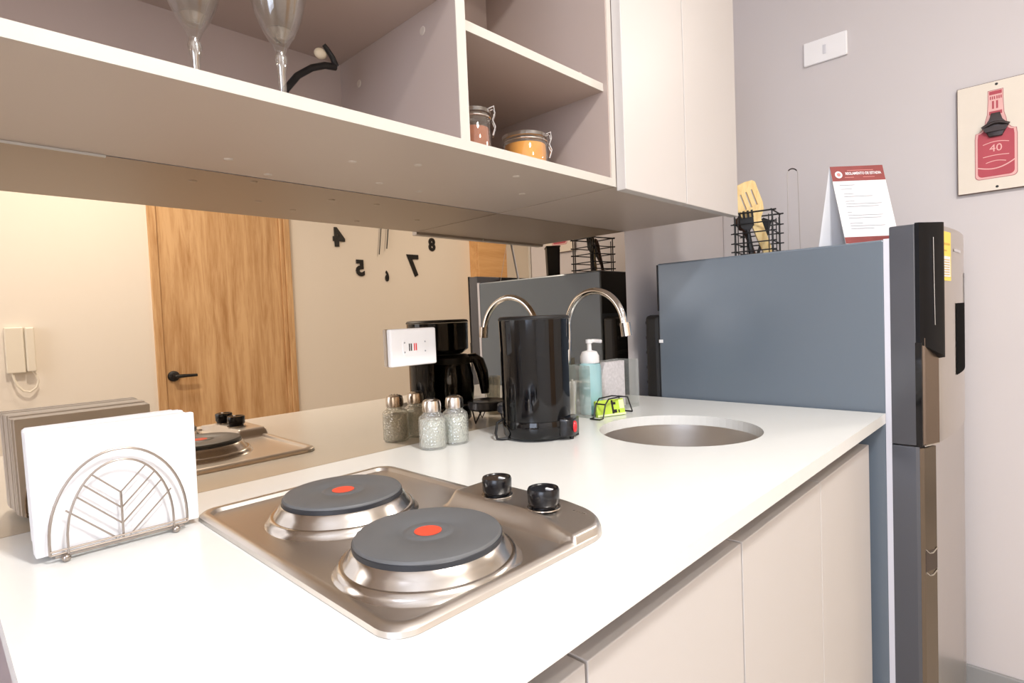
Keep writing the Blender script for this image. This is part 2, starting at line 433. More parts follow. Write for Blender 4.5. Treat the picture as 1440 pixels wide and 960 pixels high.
for (x,y) in ((.29,-.075),(.42,-.16),(.50,-.20),(.515,-.08),(.60,-.07),(.76,-.16),(.36,-.03),(.66,-.24)):
    bm = B(); add_lathe(bm, [(0,UB-.0012),(.0045,UB-.0012),(.006,UB-.0002),(.006,UB+.001),(0,UB+.001)], (x,y,0), 16); obj('screw_cap', bm, M['cap'], uc)
for (x,y,z,s_) in ((.4998,-.225,.62,-1),(.4998,-.06,.60,-1),(.8418,-.235,.65,-1)):
    bm = B(); add_lathe(bm, [(0,-.001),(.005,-.001),(.006,.0),(0,.0)], (0,0,0), 16, Matrix.Translation((x,y,z)) @ Matrix.Rotation(PI/2,4,'Y')); obj('screw_cap', bm, M['cap'], uc)

DM, DR = 1.082, 1.334
cc = thing('closed_wall_cabinet', 'beige wall cabinet with two tall plain doors above the sink', 'cabinet', (1.1,-.15,UB))
bm = B()
add_box(bm, (.857,UD+.0012,UB+.016), (.873,-.001,ZT)); add_box(bm, (1.316,UD+.0012,UB+.016), (1.332,-.001,ZT))
add_box(bm, (.873,-.006,UB+.016), (1.316,-.001,ZT)); add_box(bm, (.857,UD+.0012,ZT), (1.332,-.001,ZT+.016))
obj('carcass', bm, M['cab_in'], cc, smooth=False)
bm = B(); add_box(bm, (.857,UD+.0012,UB), (1.332,-.001,UB+.0158)); obj('bottom_panel', bm, M['cab_under'], cc, smooth=False)
for a, b_ in ((.8585,DM-.0015),(DM+.0015,DR)):
    bm = B(); add_box(bm, (a,-.3135,UB-.0065), (b_,UD,ZT+.01), .0012); obj('door', bm, M['cab'], cc, smooth=False)

# ------------------------------------------------------------------ cooktop
ck = thing('electric_cooktop', 'two-plate stainless steel electric cooktop set into the white worktop', 'cooktop', (.345,-.315,0))
x0,x1,y0,y1 = .211,.482,-.527,-.110
def ring(bm, pts, z): return [bm.verts.new((x,y,z)) for x,y in pts]
def bridge(bm, A, C):
    n = len(A)
    for i in range(n):
        j = (i+1) % n; bm.faces.new((A[i],A[j],C[j],C[i]))
bm = B()
R = []
def pan_outline(ins):
    pts = []
    X0_, Y0_, X1_, Y1_ = x0+ins, y0+ins, x1-ins, y1-ins
    for cx, cy, sx, sy, a0, r in ((X1_,Y1_,-1,-1,0,.024),(X0_,Y1_,1,-1,PI/2,.024),(X0_,Y0_,1,1,PI,.024),(X1_,Y0_,-1,1,1.5*PI,.040)):
        r = max(.008, r-ins*.6); ccx, ccy = cx+sx*r, cy+sy*r
        for i in range(9):
            a = a0+PI/2*i/8; pts.append((ccx+r*math.cos(a), ccy+r*math.sin(a)))
    return pts
for ins, z in ((0,.0004),(.0008,.0045),(.004,.0072),(.008,.0078),(.0115,.0070),(.0145,.0032),(.022,.0024)):
    R.append(ring(bm, pan_outline(ins), z))
for A, C in zip(R[:-1], R[1:]): bridge(bm, A, C)
bm.faces.new(R[-1])
obj('pan', bm, M['steel'], ck, ang=35)
PL = ((.330,-.252,.0665),(.311,-.437,.0675))
for (cx,cy,pr) in PL:
    bm = B(); add_lathe(bm, [(.0865,.0020),(.0845,.0032),(.0825,.0065),(.0805,.0100),(.0785,.0108),(.0765,.0106),(.0725,.016),(.0695,.0215),(.0678,.0228),(.066,.0215)], (cx,cy,0), 64)
    obj('burner_collar', bm, M['steel_b'], ck)
    bm = B(); add_lathe(bm, [(0,.0195),(pr-.002,.0195),(pr,.0215),(pr,.0275),(pr-.0015,.0298),(pr-.004,.0305),(.026,.0305),(.025,.0298),(.0215,.0298),(.0205,.0305),(.0135,.0305),(.013,.0302),(0,.0302)], (cx,cy,0), 72)
    hp = obj('hotplate', bm, M['iron'], ck)
    bm = B(); add_lathe(bm, [(0,.0303),(.0125,.0303),(.0125,.0306),(0,.0306)], (cx,cy,0), 32); obj('red_spot', bm, M['red_dot'], hp)
    bm = B(); add_lathe(bm, [(pr-.0008,.0200),(pr+.0006,.0205),(pr+.0006,.0270),(pr-.0008,.0282)], (cx,cy,0), 72); obj('plate_edge', bm, M['iron_d'], hp)
# raised control panel: height field over x 0.414..0.481, y -0.527..-0.325
bm = B()
def sst(a, b, t):
    t = max(0, min(1, (t-a)/(b-a))); return t*t*(3-2*t)
NX, NY = 34, 72
grid = []
px0, px1, py0, py1 = .412, .4835, -.5265, -.322
RCN = .040
for j in range(NY+1):
    y = py0+(py1-py0)*j/NY
    row = []
    for i in range(NX+1):
        u = i/NX
        x = px0+(px1-px0)*u
        # the plateau's inner edge swings out to meet the near rim
        t = sst(0, 1, (-.47-y)/.058)
        xt = .429-.013*t; xb = .4155-.002*t
        h = max(0, min(1, (x-xb)/(xt-xb))); h = h*.8+.2*sst(0,1,h)
        h *= 1-sst(py1-.016, py1, y)
        hb = (.0185-.0075*sst(0,1,(-.45-y)/.08))*h
        ex = max(0, x-(px1-RCN)); ey = max(0, (py0+RCN)-y)
        dd = math.hypot(ex, ey) if (ex > 0 and ey > 0) else max(ex, ey)
        if dd > RCN-.006: hb *= math.sqrt(max(0, 1-min(1,(dd-(RCN-.006))/.006)**2))
        if dd > RCN:
            ccx, ccy = px1-RCN, py0+RCN; q = RCN/math.hypot(x-ccx, y-ccy)
            if ex > 0 and ey > 0: x, y_ = ccx+(x-ccx)*q, ccy+(y-ccy)*q
            else: y_ = y
        else: y_ = y
        row.append(bm.verts.new((x, y_, (.0022+hb) if dd < RCN-1e-5 else .0006)))
    grid.append(row)
for j in range(NY):
    for i in range(NX):
        bm.faces.new((grid[j][i],grid[j][i+1],grid[j+1][i+1],grid[j+1][i]))
obj('control_panel', bm, M['steel'], ck, ang=60)
for (kx,ky) in ((.444,-.392),(.444,-.462)):
    bm = B(); add_lathe(bm, [(0,.0212),(.0135,.0212),(.0135,.0235),(.0148,.025),(.0165,.027),(.0170,.040),(.0160,.0422),(.0135,.0422),(.0128,.0412),(0,.0412)], (kx,ky,0), 40)
    kb = obj('knob', bm, M['knob'], ck)
    bm = B(); add_box(bm, (kx-.0012,ky-.0125,.0412), (kx+.0012,ky-.004,.0426)); obj('pointer', bm, M['white'], kb, smooth=False)
    bm = B(); add_lathe(bm, [(.0150,.0212),(.0178,.0212),(.0178,.0224),(.0150,.0226)], (kx,ky,0), 32); obj('knob_ring', bm, M['steel_b'], kb)
bm = B(); add_box(bm, (.452,-.510,.0218), (.4535,-.494,.0221)); obj('maker_mark', bm, M['steel_b'], ck, smooth=False)

# ------------------------------------------------------------------ napkins and holder
np_ = thing('napkin_stack', 'thick upright stack of white paper napkins in the wire holder', 'napkins', (.137,-.09,.006))
bm = B()
ys = [-.1385+i*.0088 for i in range(10)]
for i, y in enumerate(ys):
    a = .063+random.uniform(-.0012,.0012)+ (0.0006*i); b_ = .212+random.uniform(-.001,.001); zt = .1285+random.uniform(-.0012,.0012)-.0004*i
    vs = add_box(bm, (a,y,.0062), (b_,y+.0084,zt), .0016, 2)
    for v in vs:      # sheets splay a little at the free top corners
        if v.is_valid: v.co.y += .004*(v.co.z/.13)**2*math.sin((v.co.x-.06)*18+i*.25)*.5; v.co.x -= .004*(1-v.co.z/.13)*(-1 if v.co.x < .1 else 1)*.4
obj('napkins', bm, M['napkin'], np_, ang=30)

nh = thing('napkin_holder', 'fan-shaped satin wire napkin holder on the white worktop', 'napkin holder', (.135,-.095,0))
def arch(bm, y, cx, r, zb, rad, sy=1.0, n=28):
    pts = [(cx-r,y,zb)] + [(cx-r*math.cos(PI*i/n), y, zb+.012+ (r*sy)*math.sin(PI*i/n)) for i in range(n+1)] + [(cx+r,y,zb)]
    add_tube(bm, pts, rad, 8)
def holder_side(y, s):
    cx = .1345; rad = .00115
    bm = B(); arch(bm, y, cx, .0605, .0085, rad+.0002, 1.36); arch(bm, y+s*.002, cx, .0465, .0075, rad, 1.55)
    add_tube(bm, [(cx-.0605,y,.0085),(cx+.0605,y,.0085)], rad, 8); add_tube(bm, [(cx-.0605,y+s*.002,.0125),(cx+.0605,y+s*.002,.0125)], rad*.9, 8)
    obj('arch_frame', bm, M['wire'], nh)
    bm = B(); rt = .00085
    add_tube(bm, [(cx,y,.009),(cx,y,.057)], rad, 8)
    R_, S = .0465, 1.55
    def edge(x):  # top of the inner arch above x
        t = max(-1,min(1,(x-cx)/R_)); return .0195+R_*S*math.sqrt(max(0,1-t*t))
    for k in range(4):      # chevron spokes rise outwards from the centre post to the inner arch
        z0 = .057-.0165*k
        for sg in (-1,1):
            for q in range(1,60):
                xx = cx+sg*q*.0008; zz = z0+q*.0008*1.0
                if zz >= edge(xx)-.0004: break
            if k == 3: z0b = .0105; add_tube(bm, [(cx+sg*.006,y,z0b),(xx+sg*.004,y,zz)], rt, 6)
            else: add_tube(bm, [(cx,y,z0),(xx,y,zz)], rt, 6)
    obj('spokes', bm, M['wire'], nh)
holder_side(-.1475, -1); holder_side(-.0405, 1)
bm = B(); add_box(bm, (.078,-.1465,.0045), (.192,-.1415,.0058)); add_box(bm, (.078,-.0475,.0045), (.192,-.0425,.0058))
for x in (.086,.183): add_tube(bm, [(x,-.149,.006),(x,-.039,.006)], .0013, 8)
obj('base_rails', bm, M['wire'], nh)
for x in (.086,.183):
    for y in (-.1495,-.0385):
        bm = B(); bmesh.ops.create_uvsphere(bm, u_segments=16, v_segments=10, radius=.0040, matrix=Matrix.Translation((x,y,.0041))); obj('ball_foot', bm, M['wire'], nh)

# ------------------------------------------------------------------ salt and pepper shakers
def shaker(loc, label):
    r = thing('glass_shaker', label, 'shaker', loc, 'pressed glass shakers on the worktop')
    x,y,z = loc
    bm = B(); add_lathe(bm, [(0,.001),(.022,.0005),(.0240,.003),(.0240,.049),(.0228,.055),(.0170,.060),(.0150,.063),(.0145,.069)], loc, 32)
    obj('glass_body', bm, M['glass_tex'], r)
    bm = B(); add_lathe(bm, [(0,.004),(.0205,.004),(.0215,.008),(.0215,.050),(0,.053)], loc, 24); obj('contents', bm, mat('fine_salt', (214,216,210), .9, var=.3, scale=260), r)
    bm = B(); add_lathe(bm, [(.0155,.064),(.0165,.065),(.0165,.078),(.0150,.0835),(.010,.0865),(0,.0875)], loc, 32); c = obj('lid', bm, M['steel_b'], r)
    bm = B()
    for k in range(7):
        a = 2*PI*k/6; q = 0 if k == 6 else .006
        add_lathe(bm, [(0,.0872),(.0009,.0872),(.0009,.0876),(0,.0876)], (x+q*math.cos(a), y+q*math.sin(a), z+(-.0003 if q else .0001)), 8)
    obj('pour_holes', bm, M['blackm'], c)
    return r
s1 = shaker((.612,-.060,0), 'left pressed-glass shaker with steel lid, nearer the cooktop')
dup(s1, (.662,-.062,0), 'right pressed-glass shaker with steel lid, nearer the black coffee maker')

# ------------------------------------------------------------------ wall outlet on the mirror
wo = thing('wall_outlet', 'white double outlet plate mounted on the mirror behind the shakers', 'outlet', (.6125,-.004,.177))
bm = B(); add_box(bm, (.563,-.016,.144), (.664,-.0042,.211), .003); obj('plate', bm, M['white'], wo, smooth=False)
bm = B(); add_prism(bm, rrect(.589,.163,.640,.192,.006), 1, -.0172, -.016); obj('outlet_face', bm, M['white'], wo)
bm = B()
for x in (.602,.606): add_box(bm, (x-.001,-.0178,.171), (x+.001,-.0171,.184))
obj('slots', bm, M['blackm'], wo, smooth=False)
bm = B()
for x in (.613,.617): add_box(bm, (x-.001,-.0178,.171), (x+.001,-.0171,.184))
obj('slots', bm, M['red_sw'], wo, smooth=False)
for x in (.592,.637):
    for z in (.169,.186):
        bm = B(); add_lathe(bm, [(0,0),(.0016,0),(.0016,.0012),(0,.0012)], (0,0,0), 10, Matrix.Translation((x,-.0161,z)) @ Matrix.Rotation(PI/2,4,'X')); obj('screw', bm, M['greyink'], wo)

# ------------------------------------------------------------------ coffee maker
CM = Vector((.790,-.148,0)); TH = math.radians(36)
fx = Vector((math.cos(TH), math.sin(TH), 0)); fy = Vector((-math.sin(TH), math.cos(TH), 0))
MC = frame(CM, fx, fy, Vector((0,0,1)))      # local +x = front of the machine (towards the mirror and sink)
cm = thing('coffee_maker', 'glossy black drip coffee maker standing against the mirror', 'coffee maker', tuple(CM))
RC = .064
def stad(r0, xa, xb, n=20):     # rear half circle of radius r0 centred xa, straight flanks to xb, rounded
    pts = [(xa+r0*math.cos(PI/2+PI*i/n), r0*math.sin(PI/2+PI*i/n)) for i in range(n+1)]
    pts += [(xb+r0*.9*math.cos(-PI/2+PI*i/n), r0*math.sin(-PI/2+PI*i/n)) for i in range(n+1)]
    return pts
def crescent(r0, xf, n=28):
    a0 = math.acos(xf/r0); return [(r0*math.cos(a0+(2*PI-2*a0)*i/n), r0*math.sin(a0+(2*PI-2*a0)*i/n)) for i in range(n+1)]
def prof_prism(bm, poly, levels):
    rings = []
    for s_, z in levels: rings.append([bm.verts.new((x*s_, y*s_, z)) for x,y in poly])
    for A,C in zip(rings[:-1], rings[1:]): bridge(bm, A, C)
    bm.faces.new(rings[0][::-1]); bm.faces.new(rings[-1])
bm = B(); prof_prism(bm, crescent(RC,-.012), [(1.0,.036),(1.0,.17),(1.02,.2175)]); bmesh.ops.transform(bm, matrix=MC, verts=bm.verts[:]); obj('water_tank', bm, M['black'], cm)
bm = B(); prof_prism(bm, stad(RC,0,.012), [(.95,.004),(1.0,.008),(1.0,.0345),(.985,.036)]); bmesh.ops.transform(bm, matrix=MC, verts=bm.verts[:]); obj('base', bm, M['black'], cm)
bm = B(); prof_prism(bm, stad(RC,0,.010), [(.80,.150),(1.0,.160),(1.02,.2175)]); bmesh.ops.transform(bm, matrix=MC @ Matrix.Translation((.0005,0,0)), verts=bm.verts[:]); obj('brew_head', bm, M['black'], cm)
bm = B(); prof_prism(bm, stad(RC,0,.010), [(1.035,.218),(1.04,.220),(1.0,.2235),(.9,.2245)]); bmesh.ops.transform(bm, matrix=MC, verts=bm.verts[:]); lid = obj('lid', bm, M['blackm'], cm)
bm = B(); add_lathe(bm, [(0,.0362),(.043,.0362),(.043,.0385),(0,.0385)], (.030,0,0), 32, MC); obj('warming_plate', bm, M['steel'], cm)
car = None
bm = B(); add_lathe(bm, [(0,.039),(.040,.0392),(.046,.046),(.0480,.07),(.047,.100),(.042,.122),(.039,.130)], (.030,0,0), 36, MC); car = obj('carafe', bm, M['black'], cm)
bm = B(); add_lathe(bm, [(.0395,.126),(.0405,.128),(.0405,.140),(.034,.147),(0,.1485)], (.030,0,0), 36, MC); obj('carafe_lid', bm, M['blackm'], car)
bm = B(); pts = [(.064,0,.136),(.080,0,.137),(.090,0,.128),(.097,0,.105),(.101,0,.080),(.102,0,.056)]
pts = [MC @ Vector(p) for p in pts]; add_tube(bm, pts, .008, 10, radii=[.010,.012,.014,.014,.012,.009]); obj('carafe_handle', bm, M['black'], car)
# switch housing on the right-hand side of the base
bm = B(); mt = Matrix.Translation((.8145,-.2000,0)) @ Matrix.Rotation(math.radians(22),4,'Z')
add_prism(bm, rrect(-.036,-.018,.024,.026,.012), 2, .006, .038, .004, mtx=mt); sw = obj('switch_housing', bm, M['knob'], cm)
bm = B(); add_lathe(bm, [(0,0),(.0085,0),(.0085,.003),(.007,.005),(0,.006)], (0,0,0), 24, mt @ Matrix.Translation((-.017,-.0165,.0225)) @ Matrix.Rotation(PI/2,4,'X') @ Matrix.Diagonal((.85,1.25,1,1))); obj('power_switch', bm, M['red_sw'], sw)
for q in ((-.016,-.012),(.019,-.012),(.019,.018)):
    bm = B(); add_lathe(bm, [(0,0),(.004,0),(.004,.007),(0,.007)], (q[0],q[1],0), 12, mt); obj('foot', bm, M['blackm'], cm)
for q in (-.03,.03):
    bm = B(); add_lathe(bm, [(0,0),(.004,0),(.004,.005),(0,.005)], (-.03,q,0), 12, MC); obj('foot', bm, M['blackm'], cm)

# round dish on a black wire stand, behind the coffee maker
st = thing('wire_stand', 'round steel dish on a low black wire stand behind the coffee maker', 'stand', (.842,-.050,0))
bm = B(); add_lathe(bm, [(0,.030),(.040,.030),(.043,.032),(.0435,.045),(.041,.047),(.038,.0455),(0,.044)], (.842,-.050,0), 40); obj('dish', bm, M['fridge_d'], st)
bm = B()
add_tube(bm, [(.842+.037*math.cos(2*PI*i/24), -.050+.037*math.sin(2*PI*i/24), .029) for i in range(24)], .0018, 6, closed=True)
for k in range(3):
    a = 2*PI*k/3+.6; b_ = a+.7
    add_tube(bm, [(.842+.037*math.cos(a),-.050+.037*math.sin(a),.029),(.842+.040*math.cos((a+b_)/2),-.050+.040*math.sin((a+b_)/2),.0025),(.842+.037*math.cos(b_),-.050+.037*math.sin(b_),.029)], .0018, 6)
obj('wire_legs', bm, M['blackm'], st)
# bent black power lead of the coffee maker reaching the worktop
bm = B(); add_tube(bm, [(.742,-.108,.036),(.728,-.104,.030),(.719,-.108,.012),(.716,-.114,.0035),(.722,-.122,.0027),(.732,-.128,.0027)], .0025, 8)
obj('power_cord', bm, M['blackm'], cm)

# ------------------------------------------------------------------ things beside the sink
gb = thing('small_glass', 'small slim clear drinking glass beside the coffee maker', 'glass', (.922,-.116,0))
bm = B(); add_lathe(bm, [(0,.001),(.017,.0005),(.0185,.003),(.0165,.01),(.018,.05),(.021,.088),(.0202,.088),(.017,.05),(.0155,.012),(0,.010)], (.922,-.116,0), 32); obj('glass_body', bm, glass_mat('tumbler_glass', (240,240,236), .2, .75, milk=.4), gb)
bm = B(); add_lathe(bm, [(0,.0008),(.0160,.0008),(.0160,.010),(0,.0105)], (.922,-.116,0), 32); obj('thick_base', bm, mat('frosted_glass', (232,226,214), .5), gb)

bx = thing('acrylic_caddy', 'clear acrylic caddy holding soap and sponge by the sink', 'caddy', (1.09,-.075,0))
cx0, cx1, cy0, cy1 = .985, 1.180, -.128, -.069
def wallp(bm, a, b_): add_box(bm, a, b_)
bm = B(); wallp(bm, (cx0,cy1-.002,.0025), (cx1,cy1,.113)); obj('back_panel', bm, M['acrylic'], bx, smooth=False)
bm = B(); wallp(bm, (cx0,cy0,.0025), (cx0+.002,cy1-.002,.113)); obj('side_panel', bm, M['acrylic'], bx, smooth=False)
bm = B(); wallp(bm, (cx1-.002,cy0,.0025), (cx1,cy1-.002,.113)); obj('side_panel', bm, M['acrylic'], bx, smooth=False)
bm = B(); wallp(bm, (cx0,cy0,0.0003), (cx1,cy1,.0024)); obj('base', bm, M['acrylic'], bx, smooth=False)

sp = thing('soap_dispenser', 'teal liquid soap bottle with white pump beside the sink', 'soap dispenser', (1.030,-.097,.0026))
bm = B(); add_lathe(bm, [(0,0),(.027,0),(.0295,.004),(.0295,.098),(.027,.110),(.016,.116),(.012,.118),(0,.118)], (1.030,-.097,.0026), 36, sx=1.0, sy=.78); obj('bottle', bm, M['soap'], sp)
bm = B(); add_lathe(bm, [(.0205,.113),(.0210,.115),(.0210,.128),(.0165,.138),(.005,.141),(.0048,.156),(.0075,.157),(.0075,.165),(0,.166)], (1.030,-.097,.0026), 28); pu = obj('pump', bm, M['white'], sp)
bm = B(); add_tube(bm, [(1.030,-.097,.1640),(1.042,-.103,.1640),(1.056,-.111,.1620)], .0042, 10); obj('nozzle', bm, M['white'], pu)

spg = obj('sponge', None or B(), M['sponge']) if False else None
bm = B(); mt = Matrix.Translation((1.112,-.095,.0028)) @ Matrix.Rotation(math.radians(-8),4,'Z')
add_prism(bm, [(-.046,0),(.044,0),(.044,.1085),(-.024,.1085),(-.042,.060)], 1, -.006, .010, .0025, mtx=mt)
o = obj('sponge', bm, M['sponge'], origin=(1.112,-.095,.003)); tag(o, 'light grey speckled sponge cloth standing upright beside the soap', 'sponge')

wc = thing('wire_rack', 'small bent black wire rack holding the lime-green packet', 'rack', (1.035,-.128,0))
bm = B()
for yy in (-.136,-.160):
    add_tube(bm, [(.972,yy,.0022),(.984,yy,.0025),(1.000,yy+.004,.030),(1.012,yy+.004,.040),(1.06,yy+.004,.040),(1.086,yy+.004,.036),(1.098,yy,.0025)], .0016, 6)
for xx in (.972,1.098): add_tube(bm, [(xx,-.160,.0022),(xx,-.136,.0022)], .0016, 6)
add_tube(bm, [(1.000,-.156,.030),(1.000,-.132,.030)], .0016, 6); add_tube(bm, [(1.086,-.156,.036),(1.086,-.132,.036)], .0016, 6)
obj('wire_frame', bm, M['blackm'], wc)
gp = thing('sponge_packet', 'lime-green and black scouring pad packet on the black wire rack', 'packet', (1.035,-.134,.001))
bm = B(); mt = Matrix.Translation((1.030,-.152,.0012)) @ Matrix.Rotation(math.radians(-22),4,'Z') @ Matrix.Rotation(math.radians(-14),4,'X')
add_box(bm, (-.036,0,0), (.036,.010,.036), .002, 2, mt); obj('wrapper', bm, M['green'], gp, smooth=False)
bm = B(); add_box(bm, (.002,-.0008,.003), (.0065,-.0001,.034), 0, 2, mt); add_box(bm, (.0065,-.0008,.024), (.013,-.0001,.029), 0, 2, mt); add_box(bm, (.0065,-.0008,.006), (.014,-.0001,.013), 0, 2, mt); add_box(bm, (.018,-.0008,.006), (.021,-.0001,.012), 0, 2, mt)
obj('printed_mark', bm, M['blackm'], gp, smooth=False)
bm = B(); add_box(bm, (-.036,-.0009,0.0005), (.036,-.0001,.0045), 0, 2, mt); add_box(bm, (.022,-.0008,.014), (.034,-.0001,.033), 0, 2, mt); obj('pale_band', bm, mat('pale_lime', (222,234,178), .5), gp, smooth=False)

# ------------------------------------------------------------------ glasses on the open shelf
def wine_glass(loc, label):
    r = thing('wine_glass', label, 'wine glass', loc, 'stemmed glasses on the open shelf')
    x,y,z = loc; zb = .086
    bm = B(); add_lathe(bm, [(.0055,zb-.004),(.0090,zb+.004),(.0165,zb+.016),(.0255,zb+.036),(.0315,zb+.060),(.0335,zb+.085),(.0318,zb+.12),(.0308,zb+.12),(.0325,zb+.085),(.0305,zb+.060),(.0245,zb+.038),(.0155,zb+.020),(.008,zb+.011),(0,zb+.010)], loc, 40)
    obj('bowl', bm, M['glass'], r)
    bm = B(); add_lathe(bm, [(0,zb+.0095),(.008,zb+.0105),(.0150,zb+.0188),(.0145,zb+.0205),(0,zb+.0215)], loc, 32); obj('bowl_base', bm, M['glass_in'], r)
    bm = B(); add_lathe(bm, [(.008,.003),(.0050,.010),(.0042,.030),(.0048,.060),(.0075,.074),(.0055,zb-.006),(.0055,zb-.004)], loc, 20); obj('stem', bm, M['glass_in'], r)
    bm = B(); add_lathe(bm, [(0,0),(.031,0),(.032,.001),(.016,.0028),(.008,.0045),(0,.0045)], loc, 32); obj('foot', bm, M['glass'], r)
    return r
g1 = wine_glass((.224,-.176,UT+.0002), 'left stemmed glass on the open shelf, farther from the black curved utensil handle')
dup(g1, (.307,-.204,UT+.0002), 'right stemmed glass on the open shelf, in front of the black curved handle')

# black curved handle with a pale tip lying on the shelf
bh = thing('curved_utensil', 'black curved-handled utensil with a pale tip leaning at the back of the open shelf', 'utensil', (.36,-.10,UT))
bm = B(); add_tube(bm, [(.315,-.125,UT+.0042),(.335,-.115,.500),(.358,-.105,.541),(.378,-.10,.566),(.400,-.10,.583),(.420,-.10,.592),(.437,-.10,.5945)], .0048, 10); obj('handle', bm, M['blackm'], bh)
bm = B(); add_tube(bm, [(.437,-.10,.5955),(.433,-.10,.606),(.425,-.10,.616),(.420,-.10,.621)], .0038, 8, radii=[.005,.004,.0036,.003]); obj('hook', bm, M['blackm'], bh)
bm = B(); bmesh.ops.create_uvsphere(bm, u_segments=20, v_segments=12, radius=.0085, matrix=Matrix.Translation((.418,-.093,.6105)) @ Matrix.Diagonal((1.1,.8,.9,1))); obj('pale_tip', bm, M['cloth_w'], bh)

# ------------------------------------------------------------------ spice jars
def jar(loc, label, r0, h, fill, m, rot):
    x,y,z = loc
    r = thing('spice_jar', label, 'jar', loc, None)
    bm = B(); add_lathe(bm, [(0,.0006),(r0-.003,.0005),(r0,.004),(r0,h-.008),(r0-.003,h-.003),(r0-.002,h)], loc, 36); obj('glass_body', bm, M['glass'], r)
    bm = B(); add_lathe(bm, [(0,.003),(r0-.004,.003),(r0-.0025,.006),(r0-.0025,fill),(r0*.5,fill+.003),(0,fill+.004)], loc, 32); obj('spice', bm, m, r)
    bm = B(); add_lathe(bm, [(r0-.004,h+.0005),(r0+.0015,h+.0005),(r0+.0015,h+.006),(r0-.006,h+.0095),(0,h+.011)], loc, 36); lid = obj('glass_lid', bm, M['glass_in'], r)
    bm = B(); add_tube(bm, [(x+(r0+.0008)*math.cos(2*PI*i/32), y+(r0+.0008)*math.sin(2*PI*i/32), z+h-.005) for i in range(32)], .0011, 6, closed=True)
    ca, sa = math.cos(rot), math.sin(rot)
    def L(u, w, zz): return (x+ca*u-sa*w, y+sa*u+ca*w, z+zz)
    for w in (-.006,.006):
        add_tube(bm, [L(r0-.002,w,h+.009), L(r0+.006,w,h+.012), L(r0+.0075,w,h+.002), L(r0+.0035,w,h-.008), L(r0+.0075,w,h-.018), L(r0+.0035,w,h-.030)], .0013, 6)
    add_tube(bm, [L(r0+.006,-.006,h+.012), L(r0+.006,.006,h+.012)], .0013, 6)
    add_tube(bm, [L(r0+.0035,-.006,h-.030), L(r0+.0035,.006,h-.030)], .0013, 6)
    obj('wire_clasp', bm, M['chrome'], r)
    return r
j1 = jar((.598,-.215,UT+.0002), 'tall clip-top glass jar of brown spice beside the cabinet divider', .0245, .072, .052, M['spice_b'], math.radians(-42))
j2 = jar((.734,-.195,UT+.0002), 'low wide clip-top glass jar of orange spice on the small shelf', .0375, .066, .056, M['spice_o'], math.radians(-42))
for j in (j1, j2): j['group'] = 'clip-top spice jars'
del j1['group']; del j2['group']

# ------------------------------------------------------------------ refrigerator
FX0, FX1, FY0, FY1, FT = 1.343, 1.905, -.600, -.094, .348
fr = thing('refrigerator', 'slate grey two-door refrigerator standing at the right end of the worktop', 'refrigerator', (1.62,-.36,ZF))
bm = B(); add_box(bm, (FX0,FY0,ZF+.03), (FX1,FY1,FT), .004, 2); obj('body', bm, M['fridge'], fr, smooth=False)
bm = B(); add_box(bm, (FX0+.006,-.6075,ZF+.05), (FX1-.006,-.600,FT-.004)); obj('door_gasket', bm, M['gasket'], fr, smooth=False)
bm = B(); add_box(bm, (FX0-.0006,-.6085,ZF+.05), (FX0+.006,-.5985,FT+.001)); obj('pale_edge_strip', bm, M['gasket'], fr, smooth=False)
# black rear grille; its solid block also stands in for shade behind the fridge
bm = B(); add_box(bm, (FX0+.001,-.094,ZF+.06), (FX1-.002,-.050,.215), .012, 3)
for k in range(5): add_box(bm, (FX0+.012,-.052,.19-.04*k), (FX1-.03,-.046,.200-.04*k), .002, 1)
obj('rear_grille_and_shade', bm, M['blackm'], fr, smooth=False)
bm = B(); add_box(bm, (FX0+.0002,-.0940,.225), (FX1-.002,-.0915,FT-.003)); obj('rear_panel', bm, M['blackm'], fr, smooth=False)
bm = B(); add_box(bm, (FX0-.003,-.105,.142), (FX0+.0,-.095,.150)); obj('clip', bm, M['white'], fr, smooth=False)
for x in (FX0+.05, FX1-.05):
    for y in (FY0+.05, FY1-.05):
        bm = B(); add_lathe(bm, [(0,0),(.018,0),(.016,.03),(0,.03)], (x,y,ZF), 16); obj('foot', bm, M['blackm'], fr)
def door(z0, z1, handle, bul):
    xs = []
    n = 22
    yb = -.6085
    prof = [(FX0,yb),(FX0,-.648),(FX0+.003,-.653)]
    xh = FX0+.050
    front = []
    for i in range(n+1):
        t = i/n; x = xh+(FX1-xh)*t
        y = -.668-bul*math.sin(PI*min(1,t*.9+.12))
        front.append((x,y))
    poly = [(FX0,yb),(FX0,-.648),(FX0+.004,-.6535),(xh-.002,-.6600)]+front+[(FX1+.002,-.655),(FX1+.002,yb)]
    bm = B(); add_prism(bm, poly, 2, z0, z1, .003)
    for f_ in bm.faces:
        c = f_.calc_center_median()
        f_.material_index = 1 if (c.y < -.6552 and c.x > xh-.001) else 0
    return poly, bm
_, bm = door(-.062, .372, True, .024)
dr = obj('freezer_door', bm, [M['fridge_d'], M['fridge_f']], fr, ang=30)
_, bm = door(ZF+.05, -.0635, False, -.012)
dl = obj('fridge_door', bm, [M['fridge_d'], M['fridge_f']], fr, ang=30)
